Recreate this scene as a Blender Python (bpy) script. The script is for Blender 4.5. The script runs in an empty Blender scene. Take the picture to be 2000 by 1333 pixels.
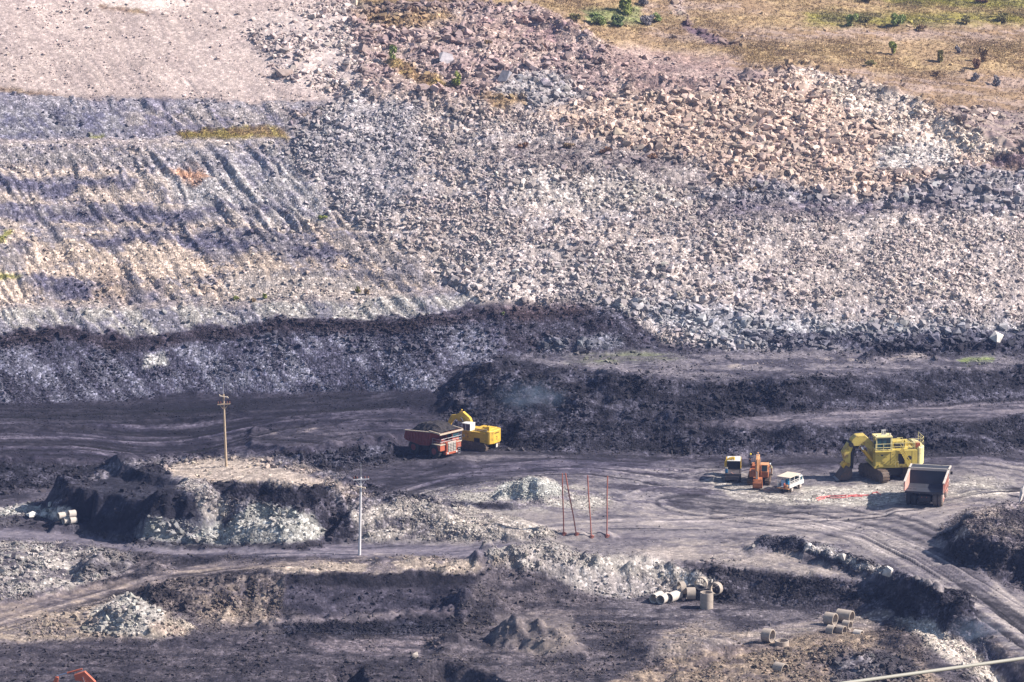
import bpy, bmesh, math, random
import numpy as np
from mathutils import Vector, Matrix, Euler

# ------------------------------------------------------------------ camera, sky, sun, exposure
scene = bpy.context.scene
rad = math.radians
HC = 124.7                      # camera height over the pit floor
PITCH = rad(11.73)
HALF = rad(8.0)
FPX = 1000.0 / math.tan(HALF)   # focal length in pixels of a 2000 wide frame
cam_data = bpy.data.cameras.new("camera")
cam = bpy.data.objects.new("camera", cam_data)
scene.collection.objects.link(cam)
cam.location = (0, 0, HC)
cam.rotation_euler = (math.pi / 2 - PITCH, 0, 0)
cam_data.sensor_width = 36.0
cam_data.lens = 18.0 / math.tan(HALF)
cam_data.clip_start = 1.0
cam_data.clip_end = 6000.0
scene.camera = cam

SUN_EL, SUN_AZ = rad(39), rad(94)     # azimuth clockwise from the view direction (+Y): from the right
sun_dir = Vector((math.sin(SUN_AZ) * math.cos(SUN_EL), math.cos(SUN_AZ) * math.cos(SUN_EL), math.sin(SUN_EL)))
sd = bpy.data.lights.new("sun", 'SUN')
sd.energy = 5.0
sd.angle = rad(0.5)
sd.color = (1.0, 0.905, 0.82)
so = bpy.data.objects.new("sun", sd)
scene.collection.objects.link(so)
so.location = (300, 400, 400)
so.rotation_euler = sun_dir.to_track_quat('Z', 'Y').to_euler()

world = bpy.data.worlds.new("World")
scene.world = world
world.use_nodes = True
wn = world.node_tree
wn.nodes.clear()
sky = wn.nodes.new('ShaderNodeTexSky')
sky.sky_type = 'NISHITA'
sky.sun_disc = False
sky.sun_elevation = SUN_EL
sky.sun_rotation = SUN_AZ
bg = wn.nodes.new('ShaderNodeBackground')
bg.inputs['Strength'].default_value = 0.075
wo = wn.nodes.new('ShaderNodeOutputWorld')
wn.links.new(sky.outputs[0], bg.inputs[0])
wn.links.new(bg.outputs[0], wo.inputs[0])

scene.view_settings.view_transform = 'Standard'
scene.view_settings.look = 'None'
scene.view_settings.gamma = 1.0
scene.view_settings.exposure = 0.98

HAZE_DENSITY = 0.00010

# ------------------------------------------------------------------ helpers: noise, rasters, tags
rng = np.random.default_rng(7)
random.seed(7)
TAB = rng.random((8, 256, 256)).astype(np.float32)

def vnoise(x, y, k=0):
    xi = np.floor(x); yi = np.floor(y)
    fx = (x - xi).astype(np.float32); fy = (y - yi).astype(np.float32)
    xi = xi.astype(np.int64) & 255; yi = yi.astype(np.int64) & 255
    x1 = (xi + 1) & 255; y1 = (yi + 1) & 255
    fx = fx * fx * (3 - 2 * fx); fy = fy * fy * (3 - 2 * fy)
    T = TAB[k % 8]
    a = T[xi, yi]; b = T[x1, yi]; c = T[xi, y1]; d = T[x1, y1]
    return (a + (b - a) * fx) * (1 - fy) + (c + (d - c) * fx) * fy

def fbm(x, y, octv=4, k=0, gain=0.5):
    """fractal noise, roughly -1..1"""
    s = 0.0; a = 1.0; t = 0.0
    ca, sa = 0.8, 0.6
    for i in range(octv):
        s = s + a * (vnoise(x + 17.3 * i, y - 9.1 * i, k + i) * 2 - 1)
        t += a; a *= gain
        x, y = (x * ca - y * sa) * 2.03, (x * sa + y * ca) * 2.03
    return s / t * 1.6

def sstep(a, b, x):
    t = np.clip((x - a) / (b - a), 0, 1)
    return t * t * (3 - 2 * t)

def lin(r, g, b):
    f = lambda c: (c / 255 / 12.92) if c <= 10 else ((c / 255 + 0.055) / 1.055) ** 2.4
    return (f(r), f(g), f(b))

def tag(o, label=None, cat=None, group=None, kind=None):
    if label: o['label'] = label
    if cat: o['category'] = cat
    if group: o['group'] = group
    if kind: o['kind'] = kind
    return o

def link(o):
    scene.collection.objects.link(o)
    return o

def in_poly(px, py, poly):
    c = np.zeros(np.broadcast(px, py).shape, bool)
    n = len(poly)
    for i in range(n):
        x0, y0 = poly[i]; x1, y1 = poly[(i + 1) % n]
        if y0 == y1: continue
        cond = ((y0 > py) != (y1 > py)) & (px < (x1 - x0) * (py - y0) / (y1 - y0) + x0)
        c ^= cond
    return c

def blur(a, ru, rv):
    for ax, r in ((0, rv), (1, ru)):
        r = int(round(r))
        if r < 1: continue
        for _ in range(2):
            p = np.pad(a, [(r + 1, r) if i == ax else (0, 0) for i in range(2)], mode='edge')
            cs = np.cumsum(p, axis=ax, dtype=np.float64)
            n = a.shape[ax]
            hi = np.take(cs, np.arange(2 * r + 1, 2 * r + 1 + n), axis=ax)
            lo = np.take(cs, np.arange(0, n), axis=ax)
            a = ((hi - lo) / (2 * r + 1)).astype(np.float32)
    return a

# ------------------------------------------------------------------ the pit: a smooth base surface from slopes, then heaps, then roughness
CP, SP = math.cos(PITCH), math.sin(PITCH)
def dyv(v): return FPX * CP + (666.5 - v) * SP
def tanv(v): return (FPX * SP - (666.5 - v) * CP) / dyv(v)

U0, U1, DU = -640, 2640, 5
V0, V1, DV = 1560, -180, 2
UU = np.arange(U0, U1 + 1, DU, dtype=np.float64)
VV = np.arange(V0, V1 - 1, -DV, dtype=np.float64)
gu, gv = np.meshgrid(UU, VV)
SL = np.full(gu.shape, 1.0, np.float32)
slopes = [
 # foreground: gentle ramp on the left, a cut in the middle, a rubble bank on the right
 (4.0, [(-700,1080),(0,1085),(320,1110),(300,1330),(-700,1340)]),
 (30., [(250,1140),(330,1128),(560,1120),(900,1108),(1080,1085),(1250,1088),(1400,1108),(1600,1120),(1800,1160),(1890,1195),(2000,1300),(2300,1330),
        (2700,1380),(2700,1440),(2300,1400),(1990,1345),(1850,1255),(1700,1205),(1500,1180),(1280,1165),(1000,1185),(900,1190),(560,1205),(330,1180)]),
 # edge of the upper floor on the left
 (24., [(-700,905),(180,905),(260,915),(200,940),(0,962),(-700,965)]),
 (24., [(450,912),(560,888),(700,872),(770,864),(850,866),(850,890),(770,902),(600,914)]),
 # faces on the right
 (36., [(740,871),(830,858),(900,832),(960,797),(1080,792),(1300,812),(1500,835),(1640,832),(1800,825),(2000,813),(2700,795),
        (2700,865),(2000,878),(1640,888),(1300,885),(1100,880),(960,876),(880,876)]),
 (34., [(740,802),(830,770),(900,740),(1000,722),(1150,728),(1300,742),(1450,747),(1600,738),(1800,725),(2000,715),(2700,690),
        (2700,758),(2000,776),(1800,790),(1600,803),(1480,808),(1300,803),(1000,797),(880,803)]),
 (3.0, [(1270,668),(1400,682),(1700,687),(2700,684),(2700,690),(2000,713),(1600,735),(1450,744),(1150,724),(1000,715)]),
 # coal face on the left
 (37., [(-700,790),(0,790),(200,782),(500,770),(700,765),(850,760),(900,722),(1000,702),(1100,692),(1280,682),(1230,622),(1150,588),(1060,590),
        (930,600),(830,620),(700,625),(560,625),(400,642),(250,662),(130,640),(0,655),(-700,650)]),
 # strata wall
 (36., [(-700,650),(0,655),(130,640),(250,662),(400,642),(560,625),(830,620),(930,600),(1000,590),(850,530),(700,440),(590,340),(560,290),(640,200),(300,190),(0,185),(-700,180)]),
 # pale dump slope, upper left
 (31., [(-700,180),(0,185),(300,190),(640,200),(735,175),(690,0),(680,-190),(-700,-190)]),
 # the rock slide
 (30., [(560,290),(590,340),(700,440),(850,530),(950,590),(1150,590),(1230,622),(1280,680),(1400,682),(1700,687),(2700,684),(2700,350),(1990,302),(1900,262),(1800,205),
        (1650,155),(1560,138),(1400,182),(1200,192),(1050,232),(870,192),(735,175),(600,240)]),
 # upper broken ground
 (19., [(735,175),(700,0),(690,-190),(900,-190),(1050,20),(1180,95),(1250,160),(1200,192),(1050,232),(870,192)]),
 # grass slope
 (9.5, [(900,-190),(1050,20),(1180,95),(1250,160),(1200,192),(1400,182),(1560,138),(1650,155),(1800,205),(1900,262),(1990,302),(2700,350),(2700,-190)]),
 # benches in the wall and in the slide
 (2., [(-700,592),(0,596),(250,592),(500,586),(700,574),(900,560),(900,570),(700,585),(500,596),(250,603),(0,606),(-700,602)]),
 (2., [(-700,270),(0,272),(250,274),(400,266),(570,258),(570,268),(400,277),(250,283),(0,281),(-700,280)]),
 (4., [(-700,184),(0,184),(300,192),(640,198),(640,208),(300,204),(0,196),(-700,196)]),
 (4., [(-700,338),(0,338),(300,332),(560,322),(560,328),(300,340),(0,347),(-700,347)]),
 (4., [(-700,398),(0,398),(300,392),(600,378),(600,384),(300,400),(0,407),(-700,407)]),
 (4., [(-700,456),(0,456),(420,442),(640,434),(640,440),(420,451),(0,466),(-700,466)]),
 (4., [(-700,528),(0,528),(300,522),(700,512),(700,517),(300,530),(0,537),(-700,537)]),
 (7., [(930,318),(1000,296),(1150,290),(1300,318),(1330,334),(1200,330),(1050,330)]),
 (5., [(1400,412),(1520,398),(1850,402),(1860,412),(1700,424),(1500,426)]),
]
for s, poly in slopes:
    xs = [p[0] for p in poly]; ys = [p[1] for p in poly]
    j0 = max(0, int((min(xs) - U0) / DU) - 1); j1 = int((max(xs) - U0) / DU) + 2
    i0 = max(0, int((V0 - max(ys)) / DV) - 1); i1 = int((V0 - min(ys)) / DV) + 2
    m = in_poly(gu[i0:i1, j0:j1], gv[i0:i1, j0:j1], poly)
    SL[i0:i1, j0:j1][m] = s
SL = blur(SL, 3, 2)
BY = np.zeros(gu.shape); BZ = np.zeros(gu.shape)
BZ[0] = -6.5
BY[0] = (HC - BZ[0]) / tanv(VV[0])
for i in range(1, len(VV)):
    t = np.tan(np.radians(SL[i])); th = tanv(VV[i])
    BY[i] = (HC - BZ[i-1] + BY[i-1] * t) / (t + th)
    BZ[i] = HC - BY[i] * th
BY = blur(BY, 7, 0).astype(np.float64)
# no sudden sideways steps: spread the differences in depth between neighbouring stretches of the wall
cor = blur(BY, 95, 0) - BY
cor = blur(cor, 6, 30) * sstep(900, 780, VV)[:, None]
BY = BY + cor
for i in range(1, len(VV)): BY[i] = np.maximum(BY[i], BY[i-1] + .01)
BZ = HC - BY * tanv(VV)[:, None]

def outer(a, b, step, n, grow=1.5):
    out = []; x = b; s = step
    for _ in range(n):
        s *= grow; x += s; out.append(x)
    return out
XC = np.arange(-118, 118.01, 0.235)
XG = np.concatenate([[-118 - d for d in (1, 3, 6, 11, 19, 32, 55, 90, 150, 300, 600, 1300)][::-1], XC, [118 + d for d in (1, 3, 6, 11, 19, 32, 55, 90, 150, 300, 600, 1300)]])
YC = np.arange(404, 716.01, 0.25)
YG = np.concatenate([[-900, -200, 0, 100, 200, 280, 330, 360, 380, 392, 399, 402], YC, [718, 722, 730, 745, 770, 810, 880, 1000, 1200, 1600]])
NX, NY = len(XG), len(YG)

vcol = np.empty((len(UU), NY)); zcol = np.empty((len(UU), NY))
yq = np.clip(YG, 404, 740)
for j in range(len(UU)):
    vcol[j] = np.interp(yq, BY[:, j], VV)
    zcol[j] = np.interp(yq, BY[:, j], BZ[:, j])
VB = np.empty((NY, NX)); ZB = np.empty((NY, NX)); UB = np.empty((NY, NX))
for i in range(NY):
    xs = yq[i] * (UU - 1000) / dyv(vcol[:, i])
    VB[i] = np.interp(XG, xs, vcol[:, i])
    ZB[i] = np.interp(XG, xs, zcol[:, i])
    UB[i] = np.interp(XG, xs, UU)
GX, GY = np.meshgrid(XG, YG)
Z = ZB.copy()

def base_xy(u, v):
    """ground point of the smooth base surface seen at pixel (u, v)"""
    j = min(max((u - U0) / DU, 0), len(UU) - 1.001); i = min(max((V0 - v) / DV, 0), len(VV) - 1.001)
    j0, i0 = int(j), int(i); fj, fi = j - j0, i - i0
    y = (BY[i0, j0] * (1 - fi) + BY[i0+1, j0] * fi) * (1 - fj) + (BY[i0, j0+1] * (1 - fi) + BY[i0+1, j0+1] * fi) * fj
    return (y * (u - 1000) / dyv(v), y)

def window(xs, ys, pad):
    j0 = np.searchsorted(XG, min(xs) - pad); j1 = np.searchsorted(XG, max(xs) + pad)
    i0 = np.searchsorted(YG, min(ys) - pad); i1 = np.searchsorted(YG, max(ys) + pad)
    return slice(i0, i1), slice(j0, j1)

def seg_dist(px, py, pts, closed):
    d2 = np.full(px.shape, 1e9); n = len(pts)
    for i in range(n if closed else n - 1):
        x0, y0 = pts[i]; x1, y1 = pts[(i + 1) % n]
        dx, dy = x1 - x0, y1 - y0
        t = np.clip(((px - x0) * dx + (py - y0) * dy) / (dx * dx + dy * dy + 1e-9), 0, 1)
        d2 = np.minimum(d2, (px - x0 - t * dx) ** 2 + (py - y0 - t * dy) ** 2)
    return np.sqrt(d2)

def heap(poly, h, slope, wob=0.8, k=1):
    """raise (or sink) the ground inside a footprint, with banks of a given slope"""
    pts = [base_xy(*p) for p in poly]
    W = window([p[0] for p in pts], [p[1] for p in pts], 3)
    px, py = GX[W], GY[W]
    wx = px + wob * fbm(px * .35, py * .35, 3, k); wy = py + wob * fbm(px * .35 + 40, py * .35, 3, k + 1)
    d = seg_dist(wx, wy, pts, True) * np.where(in_poly(wx, wy, pts), 1, -1)
    t = np.clip(d * math.tan(rad(slope)) / abs(h), 0, 1.0)
    t = np.where(t > .7, .7 + .3 * (1 - (1 - (t - .7) / .3) ** 2) , t)
    Z[W] += h * t

def cone(u, v, r, h, k=1, flat=.15):
    x, y = base_xy(u, v)
    W = window([x], [y], r * 1.5)
    px, py = GX[W], GY[W]
    wx = px + .18 * r * fbm(px * .5, py * .5, 3, k); wy = py + .18 * r * fbm(px * .5 + 9, py * .5, 3, k + 1)
    d = np.hypot(wx - x, wy - y) / r
    Z[W] += h * np.clip((1 - d) / (1 - flat), 0, 1) ** 1.1

def ridge(line, w, h, k=1, wob=.5):
    pts = [base_xy(*p) for p in line]
    W = window([p[0] for p in pts], [p[1] for p in pts], w + 2)
    px, py = GX[W], GY[W]
    wx = px + wob * fbm(px * .5, py * .5, 3, k); wy = py + wob * fbm(px * .5 + 9, py * .5, 3, k + 1)
    d = seg_dist(wx, wy, pts, False) / w
    Z[W] += h * np.clip(1 - d, 0, 1) * (1 + .5 * fbm(px * .7, py * .7, 2, k + 3))

# big cut mound with the timber pole on it
heap([(66,1000),(130,1040),(250,1060),(330,1064),(430,1058),(520,1048),(620,1050),(690,1044),(724,1028),(705,1004),(650,980),(590,958),(420,948),(300,950),(200,962),(120,980)], 5.2, 60, .7, 1)
heap([(640,1060),(760,1060),(900,1056),(960,1045),(880,1022),(780,1006),(690,985),(640,985)], 2.6, 20, .7, 2)
cone(238, 990, 4.2, 1.3, 4)
heap([(190,985),(260,1012),(330,1030),(395,1040),(420,1022),(340,995),(280,978)], 1.2, 38, .8, 3)      # spur crest on its left
ridge([(300,968),(420,962),(560,968),(640,985),(700,1002)], 2.0, .8, 4)                                   # rim behind the plateau
heap([(425,1066),(470,1071),(560,1071),(628,1060),(612,1036),(540,1018),(470,1022),(432,1040)], 2.1, 40, .7, 5)  # pale heap at its foot
heap([(250,1066),(330,1068),(425,1066),(430,1040),(370,1024),(310,1040)], 1.5, 36, .7, 6)
heap([(640,1062),(760,1062),(860,1060),(1000,1059),(1092,1054),(1070,1036),(960,1020),(850,1012),(760,1006),(680,1010)], 1.5, 30, .9, 7)
cone(860, 1040, 3.6, .7, 3)
# small heap with a pale apron, on the working floor
cone(1032, 972, 4.6, 2.7, 4); cone(1075, 970, 3.6, 1.3, 5)
ridge([(815,975),(860,990),(930,996),(1010,990)], 1.4, .7, 6)
ridge([(1090,985),(1150,978),(1230,985)], 1.0, .35, 6)
ridge([(1060,1050),(1140,1052),(1190,1050)], 1.5, .8, 3)
# right hand heap
heap([(1826,1050),(1842,1085),(1900,1118),(2000,1152),(2350,1270),(2550,1120),(2400,1010),(2150,1000),(2000,1022),(1890,1035)], 4.0, 46, 1.0, 2)
# berm by the haul road and the knob at its end
ridge([(1498,1072),(1560,1078),(1610,1098),(1680,1120),(1760,1148),(1830,1176)], 1.9, 1.5, 3)
ridge([(1480,1078),(1530,1076)], 2.4, .9, 5)
ridge([(1760,1160),(1860,1205)], 2.6, 1.3, 6)
cone(1866, 1222, 2.6, 2.0, 6)
ridge([(1330,1108),(1420,1118),(1500,1120),(1600,1140)], 2.0, .5, 5)
# pale edge of the road above the cut
ridge([(950,1100),(1060,1098),(1120,1108),(1250,1120),(1330,1132),(1400,1150)], 2.6, 1.5, 5, .8)
ridge([(740,1102),(850,1104),(950,1102)], 1.5, .6, 5)
# foreground heaps
cone(1008, 1252, 3.9, 3.2, 1); cone(1062, 1262, 3.6, 2.4, 2); cone(1100, 1275, 3.4, 1.7, 3)
cone(885, 1262, 3.4, 1.5, 4); cone(905, 1190, 4.6, 2.3, 5); cone(960, 1195, 3.6, 1.7, 6); cone(860, 1300, 4, 1.0, 3)
heap([(1200,1285),(1300,1272),(1370,1250),(1450,1262),(1470,1285),(1380,1300),(1260,1305)], 1.9, 30, .8, 4)
cone(1240, 1262, 3.0, 1.3, 5)
heap([(1130,1460),(1180,1380),(1300,1335),(1440,1302),(1560,1292),(1640,1284),(1760,1262),(1880,1272),(1960,1330),(2060,1460)], 3.2, 26, .9, 5)
cone(1640, 1330, 4.5, 1.0, 4); cone(1780, 1310, 4.5, 1.1, 5)
heap([(1800,1250),(1860,1240),(1905,1270),(1930,1320),(1900,1345),(1840,1300)], 1.5, 34, .8, 6)
heap([(1930,1250),(2000,1300),(2080,1380),(1990,1420),(1930,1330)], -3.2, 38, .7, 2)
heap([(1575,1350),(1640,1335),(1650,1365),(1590,1375)], -1.0, 30, .5, 3)
heap([(815,1312),(870,1304),(960,1318),(1040,1360),(1060,1420),(830,1420)], -8, 68, .5, 4)
heap([(645,1305),(715,1300),(720,1420),(640,1420)], -6, 66, .4, 5)
# left foreground
heap([(150,1228),(240,1252),(330,1256),(420,1250),(340,1215),(290,1196),(235,1190),(190,1205)], 2.7, 38, .9, 3)
heap([(255,1160),(300,1190),(400,1200),(470,1195),(460,1160),(380,1142),(300,1140)], 1.7, 40, .9, 6)
cone(205, 1110, 4.2, 1.8, 3); cone(180, 1125, 3.4, 1.3, 2); cone(95, 1108, 3.6, 1.2, 4); cone(300, 1118, 3.0, .9, 5); cone(60, 1130, 4, .9, 6); cone(15, 1095, 4, 1.2, 1)
ridge([(540,1222),(700,1216),(900,1202)], 2.2, 1.1, 2)
ridge([(300,1262),(480,1250),(640,1250)], 2.4, .7, 4)
ridge([(0,1182),(120,1158),(240,1136)], 1.2, .6, 4)
ridge([(0,1058),(150,1072),(300,1090),(430,1098)], 1.3, .55, 5)
ridge([(250,1066),(450,1076),(620,1072)], 1.0, .45, 2)
ridge([(0,1018),(60,1022),(140,1030)], 2.2, .8, 3)
ridge([(560,1135),(700,1133),(850,1128),(930,1120)], 1.3, .8, 5)
# coal heaps between the coal face and the right hand shelves
cone(948, 735, 5.5, 2.2, 1); cone(915, 765, 5.0, 1.6, 2); cone(1000, 760, 4.8, 1.9, 3); cone(1045, 780, 5.0, 1.8, 4); cone(1090, 765, 4.6, 1.8, 5)
cone(1200, 762, 5.2, 2.2, 6); cone(1270, 770, 4.6, 2.0, 1); cone(1130, 800, 4, 1.6, 2); cone(1500, 765, 4, 1.4, 3); cone(1540, 770, 4, 1.6, 4)
cone(1335, 838, 5, 1.6, 5); cone(1420, 845, 5, 1.5, 6); cone(1560, 845, 4, 1.2, 1)
ridge([(870,800),(960,812),(1080,810),(1200,812),(1300,820)], 2.6, 1.0, 2)
cone(1700, 706, 2.6, 1.2, 3); cone(1830, 706, 2.2, .9, 4)
# turning circle and windrows on the upper floor
ridge([(500,842),(485,858),(500,872),(560,882),(660,880),(740,868)], 1.2, .45, 2)
ridge([(500,840),(560,832),(640,829),(760,832)], 1.2, .4, 3)
ridge([(470,905),(560,892),(700,876),(765,868)], 1.8, .9, 4)
ridge([(0,838),(150,836),(300,826),(480,812)], 2.0, .5, 5)
ridge([(0,905),(90,905),(200,908)], 1.6, .8, 5)
# crests of the slide
ridge([(1250,168),(1400,180),(1560,142),(1650,160),(1800,210),(1900,268),(1995,305)], 4.0, 1.5, 1, 1)
ridge([(700,178),(740,182),(800,186),(880,200)], 4.0, 1.0, 2, 1)
ridge([(760,40),(900,30),(1050,40),(1150,80)], 3.0, 1.2, 3, 1)
heap([(560,292),(600,242),(700,182),(800,200),(860,260),(800,330),(680,380),(600,345)], .8, 10, 1.2, 4)
heap([(1040,700),(1140,640),(1190,605),(1300,690)], .8, 25, .8, 4)

# ------------------------------------------------------------------ where each ground vertex is seen, and what kind of ground lies there
PXV = dyv(0)  # (only a scale)
def project(x, y, z):
    d = y * CP - (z - HC) * SP
    return 1000 + FPX * x / d, 666.5 - FPX * (y * SP + (z - HC) * CP) / d

PU, PV = project(GX, np.maximum(GY, 300), Z)
RU0, RU1, RV0, RV1, RD = -420, 2420, -170, 1520, 2
ru = np.arange(RU0, RU1 + 1, RD); rv = np.arange(RV0, RV1 + 1, RD)
rgu, rgv = np.meshgrid(ru.astype(np.float32), rv.astype(np.float32))
R = {}
def layer(name, d): R[name] = np.full(rgu.shape, d, np.float32)
for n, d in (('ar',.085),('ag',.075),('ab',.08),('br',.05),('bg',.044),('bb',.052),('amp',.12),('rock',.04),('size',.2),('dg',0),('hz',.5),('peb',.35),('grass',0),('gul',0),('road',0)):
    layer(n, d)

def zone(poly, a=None, b=None, f=6, **kw):
    xs = [p[0] for p in poly]; ys = [p[1] for p in poly]; pad = f * 3 + 4
    j0 = max(0, int((min(xs) - pad - RU0) / RD)); j1 = min(len(ru), int((max(xs) + pad - RU0) / RD) + 1)
    i0 = max(0, int((min(ys) - pad - RV0) / RD)); i1 = min(len(rv), int((max(ys) + pad - RV0) / RD) + 1)
    if j1 <= j0 or i1 <= i0: return
    m = in_poly(rgu[i0:i1, j0:j1], rgv[i0:i1, j0:j1], poly).astype(np.float32)
    m = blur(m, f / RD / 1.5, f / RD / 1.5)
    def put(n, val):
        r = R[n][i0:i1, j0:j1]; r += (val - r) * m
    if a:
        for c, v in zip(('ar','ag','ab'), a): put(c, v)
    if b:
        for c, v in zip(('br','bg','bb'), b): put(c, v)
    for k, v in kw.items(): put(k, v)

def band(line, w, *a, **kw):
    """a strip of ground along a line; w in rows"""
    up = [(x, y - w) for x, y in line]; dn = [(x, y + w) for x, y in line][::-1]
    zone(up + dn, *a, **kw)

GR1, GR2 = (.34,.25,.14), (.28,.20,.12)
PINK, PINKD = (.42,.345,.315), (.35,.285,.265)
SLATE, TAN = (.175,.165,.205), (.43,.36,.29)
COAL, COALL = (.026,.024,.031), (.075,.072,.085)
ROCKG, ROCKT = (.37,.318,.295), (.395,.31,.262)
# grass
zone([(600,-200),(2600,-200),(2600,340),(1990,302),(1900,262),(1800,205),(1650,155),(1560,138),(1400,175),(1250,165),(1180,100),(1050,20),(900,10),(700,10)], GR1, GR2, 8, amp=.22, rock=.006, hz=.8, grass=1, peb=.08)
for y, x0, x1, w in ((70,1260,2400,14),(150,1220,1700,20),(170,1700,2400,22),(205,1800,2400,12),(20,1250,1500,10),(120,1200,1450,14)):
    band([(x0,y),((x0+x1)/2,y-4),(x1,y+2)], w, (.30,.225,.185), (.24,.165,.10), 9, grass=.35, hz=.8)
zone([(1190,90),(1420,110),(1450,175),(1250,185),(1180,130)], (.34,.255,.22), (.27,.19,.16), 9, grass=.2, peb=.5)
zone([(1700,-200),(2500,-200),(2500,20),(1900,18),(1740,6)], (.25,.23,.06), (.19,.17,.06), 9)
zone([(1560,25),(2000,30),(2000,52),(1560,52)], (.25,.22,.06), (.17,.15,.06), 9)
zone([(1130,20),(1250,15),(1260,50),(1140,52)], (.24,.25,.11), (.19,.18,.09), 7)
# pale dump slope
zone([(-500,182),(0,185),(300,193),(500,198),(640,200),(735,178),(700,60),(690,0),(680,-200),(-500,-200)], PINK, PINKD, 5, amp=.06, rock=.08, size=.10, dg=.8, hz=0, peb=.35, gul=.12)
zone([(470,40),(700,0),(740,180),(640,205),(540,150)], (.42,.355,.33), (.34,.29,.28), 20, rock=.7, size=.2, amp=.2)
zone([(180,-200),(420,-200),(380,10),(260,22),(190,8)], (.58,.50,.45), (.54,.46,.42), 10, rock=.05)
band([(190,8),(250,20),(300,28)], 4, (.22,.15,.08), (.16,.10,.06), 3, amp=.2)
band([(-400,178),(0,178),(60,183),(130,188)], 4, (.17,.11,.07), (.25,.19,.13), 3, grass=.7)
# strata wall
zone([(-500,186),(0,186),(300,196),(640,203),(600,240),(560,290),(590,340),(700,440),(850,530),(950,590),(830,620),(560,625),(400,642),(250,662),(130,640),(0,655),(-500,650)],
     (.24,.225,.25), (.17,.16,.195), 4, amp=.10, rock=.12, size=.13, dg=.8, hz=.6, peb=.8, gul=.7)
zone([(-500,205),(0,208),(250,214),(330,240),(250,258),(100,262),(0,285),(-500,285)], (.12,.115,.145), (.22,.21,.23), 6, gul=.3)
zone([(240,215),(560,205),(600,240),(440,258),(270,262)], (.27,.24,.235), (.17,.155,.19), 8)
zone([(-500,290),(0,288),(280,283),(560,276),(600,345),(700,440),(850,530),(900,560),(700,578),(500,590),(250,598),(-500,600)], (.37,.31,.27), (.185,.17,.195), 10, gul=.8)
zone([(-500,455),(0,455),(300,448),(640,470),(860,545),(880,572),(560,596),(250,598),(-500,600)], (.42,.34,.28), (.205,.185,.195), 10, gul=.8)
zone([(280,290),(420,300),(560,285),(600,350),(660,430),(560,440),(400,430),(330,360)], (.32,.30,.30), (.22,.205,.235), 14, gul=.8)
for q, ca_, cb_ in (
  ([(-500,292),(0,290),(200,296),(330,300),(320,315),(150,318),(0,312),(-500,315)], (.19,.175,.20), (.27,.245,.24)),
  ([(-500,335),(0,336),(90,345),(200,342),(290,350),(270,368),(180,362),(100,385),(0,372),(-500,375)], (.115,.107,.135), (.19,.175,.195)),
  ([(-500,392),(60,398),(180,402),(300,398),(420,405),(560,395),(560,412),(420,425),(330,440),(200,430),(100,442),(0,425),(-500,430)], (.125,.115,.14), (.23,.21,.215)),
  ([(130,462),(320,455),(480,455),(640,478),(720,505),(640,510),(520,490),(430,508),(330,480),(200,492)], (.12,.11,.135), (.21,.19,.20)),
  ([(-500,475),(0,478),(80,490),(40,520),(-500,515)], (.15,.135,.155), (.25,.22,.21)),
  ([(60,535),(130,545),(230,538),(260,560),(330,570),(300,592),(200,590),(120,585),(50,560)], (.115,.105,.13), (.19,.17,.18)),
  ([(600,540),(680,535),(700,560),(620,568)], (.16,.145,.16), (.25,.22,.21)),
  ([(330,300),(440,290),(460,330),(380,330)], (.18,.17,.195), (.26,.24,.245)),
  ([(730,505),(800,515),(840,545),(760,535)], (.16,.15,.165), (.25,.22,.21))):
    zone(q, ca_, cb_, 6)
zone([(320,325),(360,318),(420,345),(400,365),(370,352)], (.36,.21,.14), (.28,.24,.23), 6)
zone([(450,530),(640,535),(760,565),(740,582),(500,590),(420,575)], (.41,.35,.31), (.29,.26,.245), 6, gul=.2, hz=.8, dg=.2)
zone([(180,530),(260,545),(240,590),(170,585)], (.31,.245,.20), (.22,.185,.18), 10)
zone([(640,440),(720,470),(860,535),(800,545),(690,500)], (.30,.26,.245), (.23,.21,.225), 8)
band([(-500,597),(0,600),(250,597),(500,590),(700,580),(900,566)], 5, (.31,.27,.25), (.22,.19,.19), 3, gul=0, rock=.2)
zone([(-500,604),(0,606),(130,606),(250,603),(500,596),(700,586),(900,572),(960,585),(830,618),(560,624),(400,640),(250,660),(130,638),(0,652),(-500,650)], (.325,.305,.285), (.18,.17,.19), 3, gul=.5, hz=.3, dg=.8, rock=.1)
band([(-500,275),(0,277),(250,279),(400,272),(570,263)], 5, (.26,.22,.22), (.32,.28,.26), 3, gul=0)
zone([(345,262),(450,252),(560,250),(565,266),(470,272),(360,275)], (.30,.24,.08), (.22,.15,.07), 3, grass=1.2, gul=0)
zone([(-500,452),(0,455),(40,460),(30,468),(-500,470)], (.27,.25,.06), (.2,.2,.06), 2, grass=1)
zone([(-500,532),(0,535),(45,540),(40,546),(-500,546)], (.27,.25,.06), (.2,.2,.06), 2, grass=1)
band([(180,268),(205,268)], 4, (.25,.25,.07), (.2,.2,.06), 3, grass=.8)
zone([(560,215),(640,205),(700,180),(640,250),(570,260)], (.22,.19,.20), (.28,.22,.16), 6, rock=.3)
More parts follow.
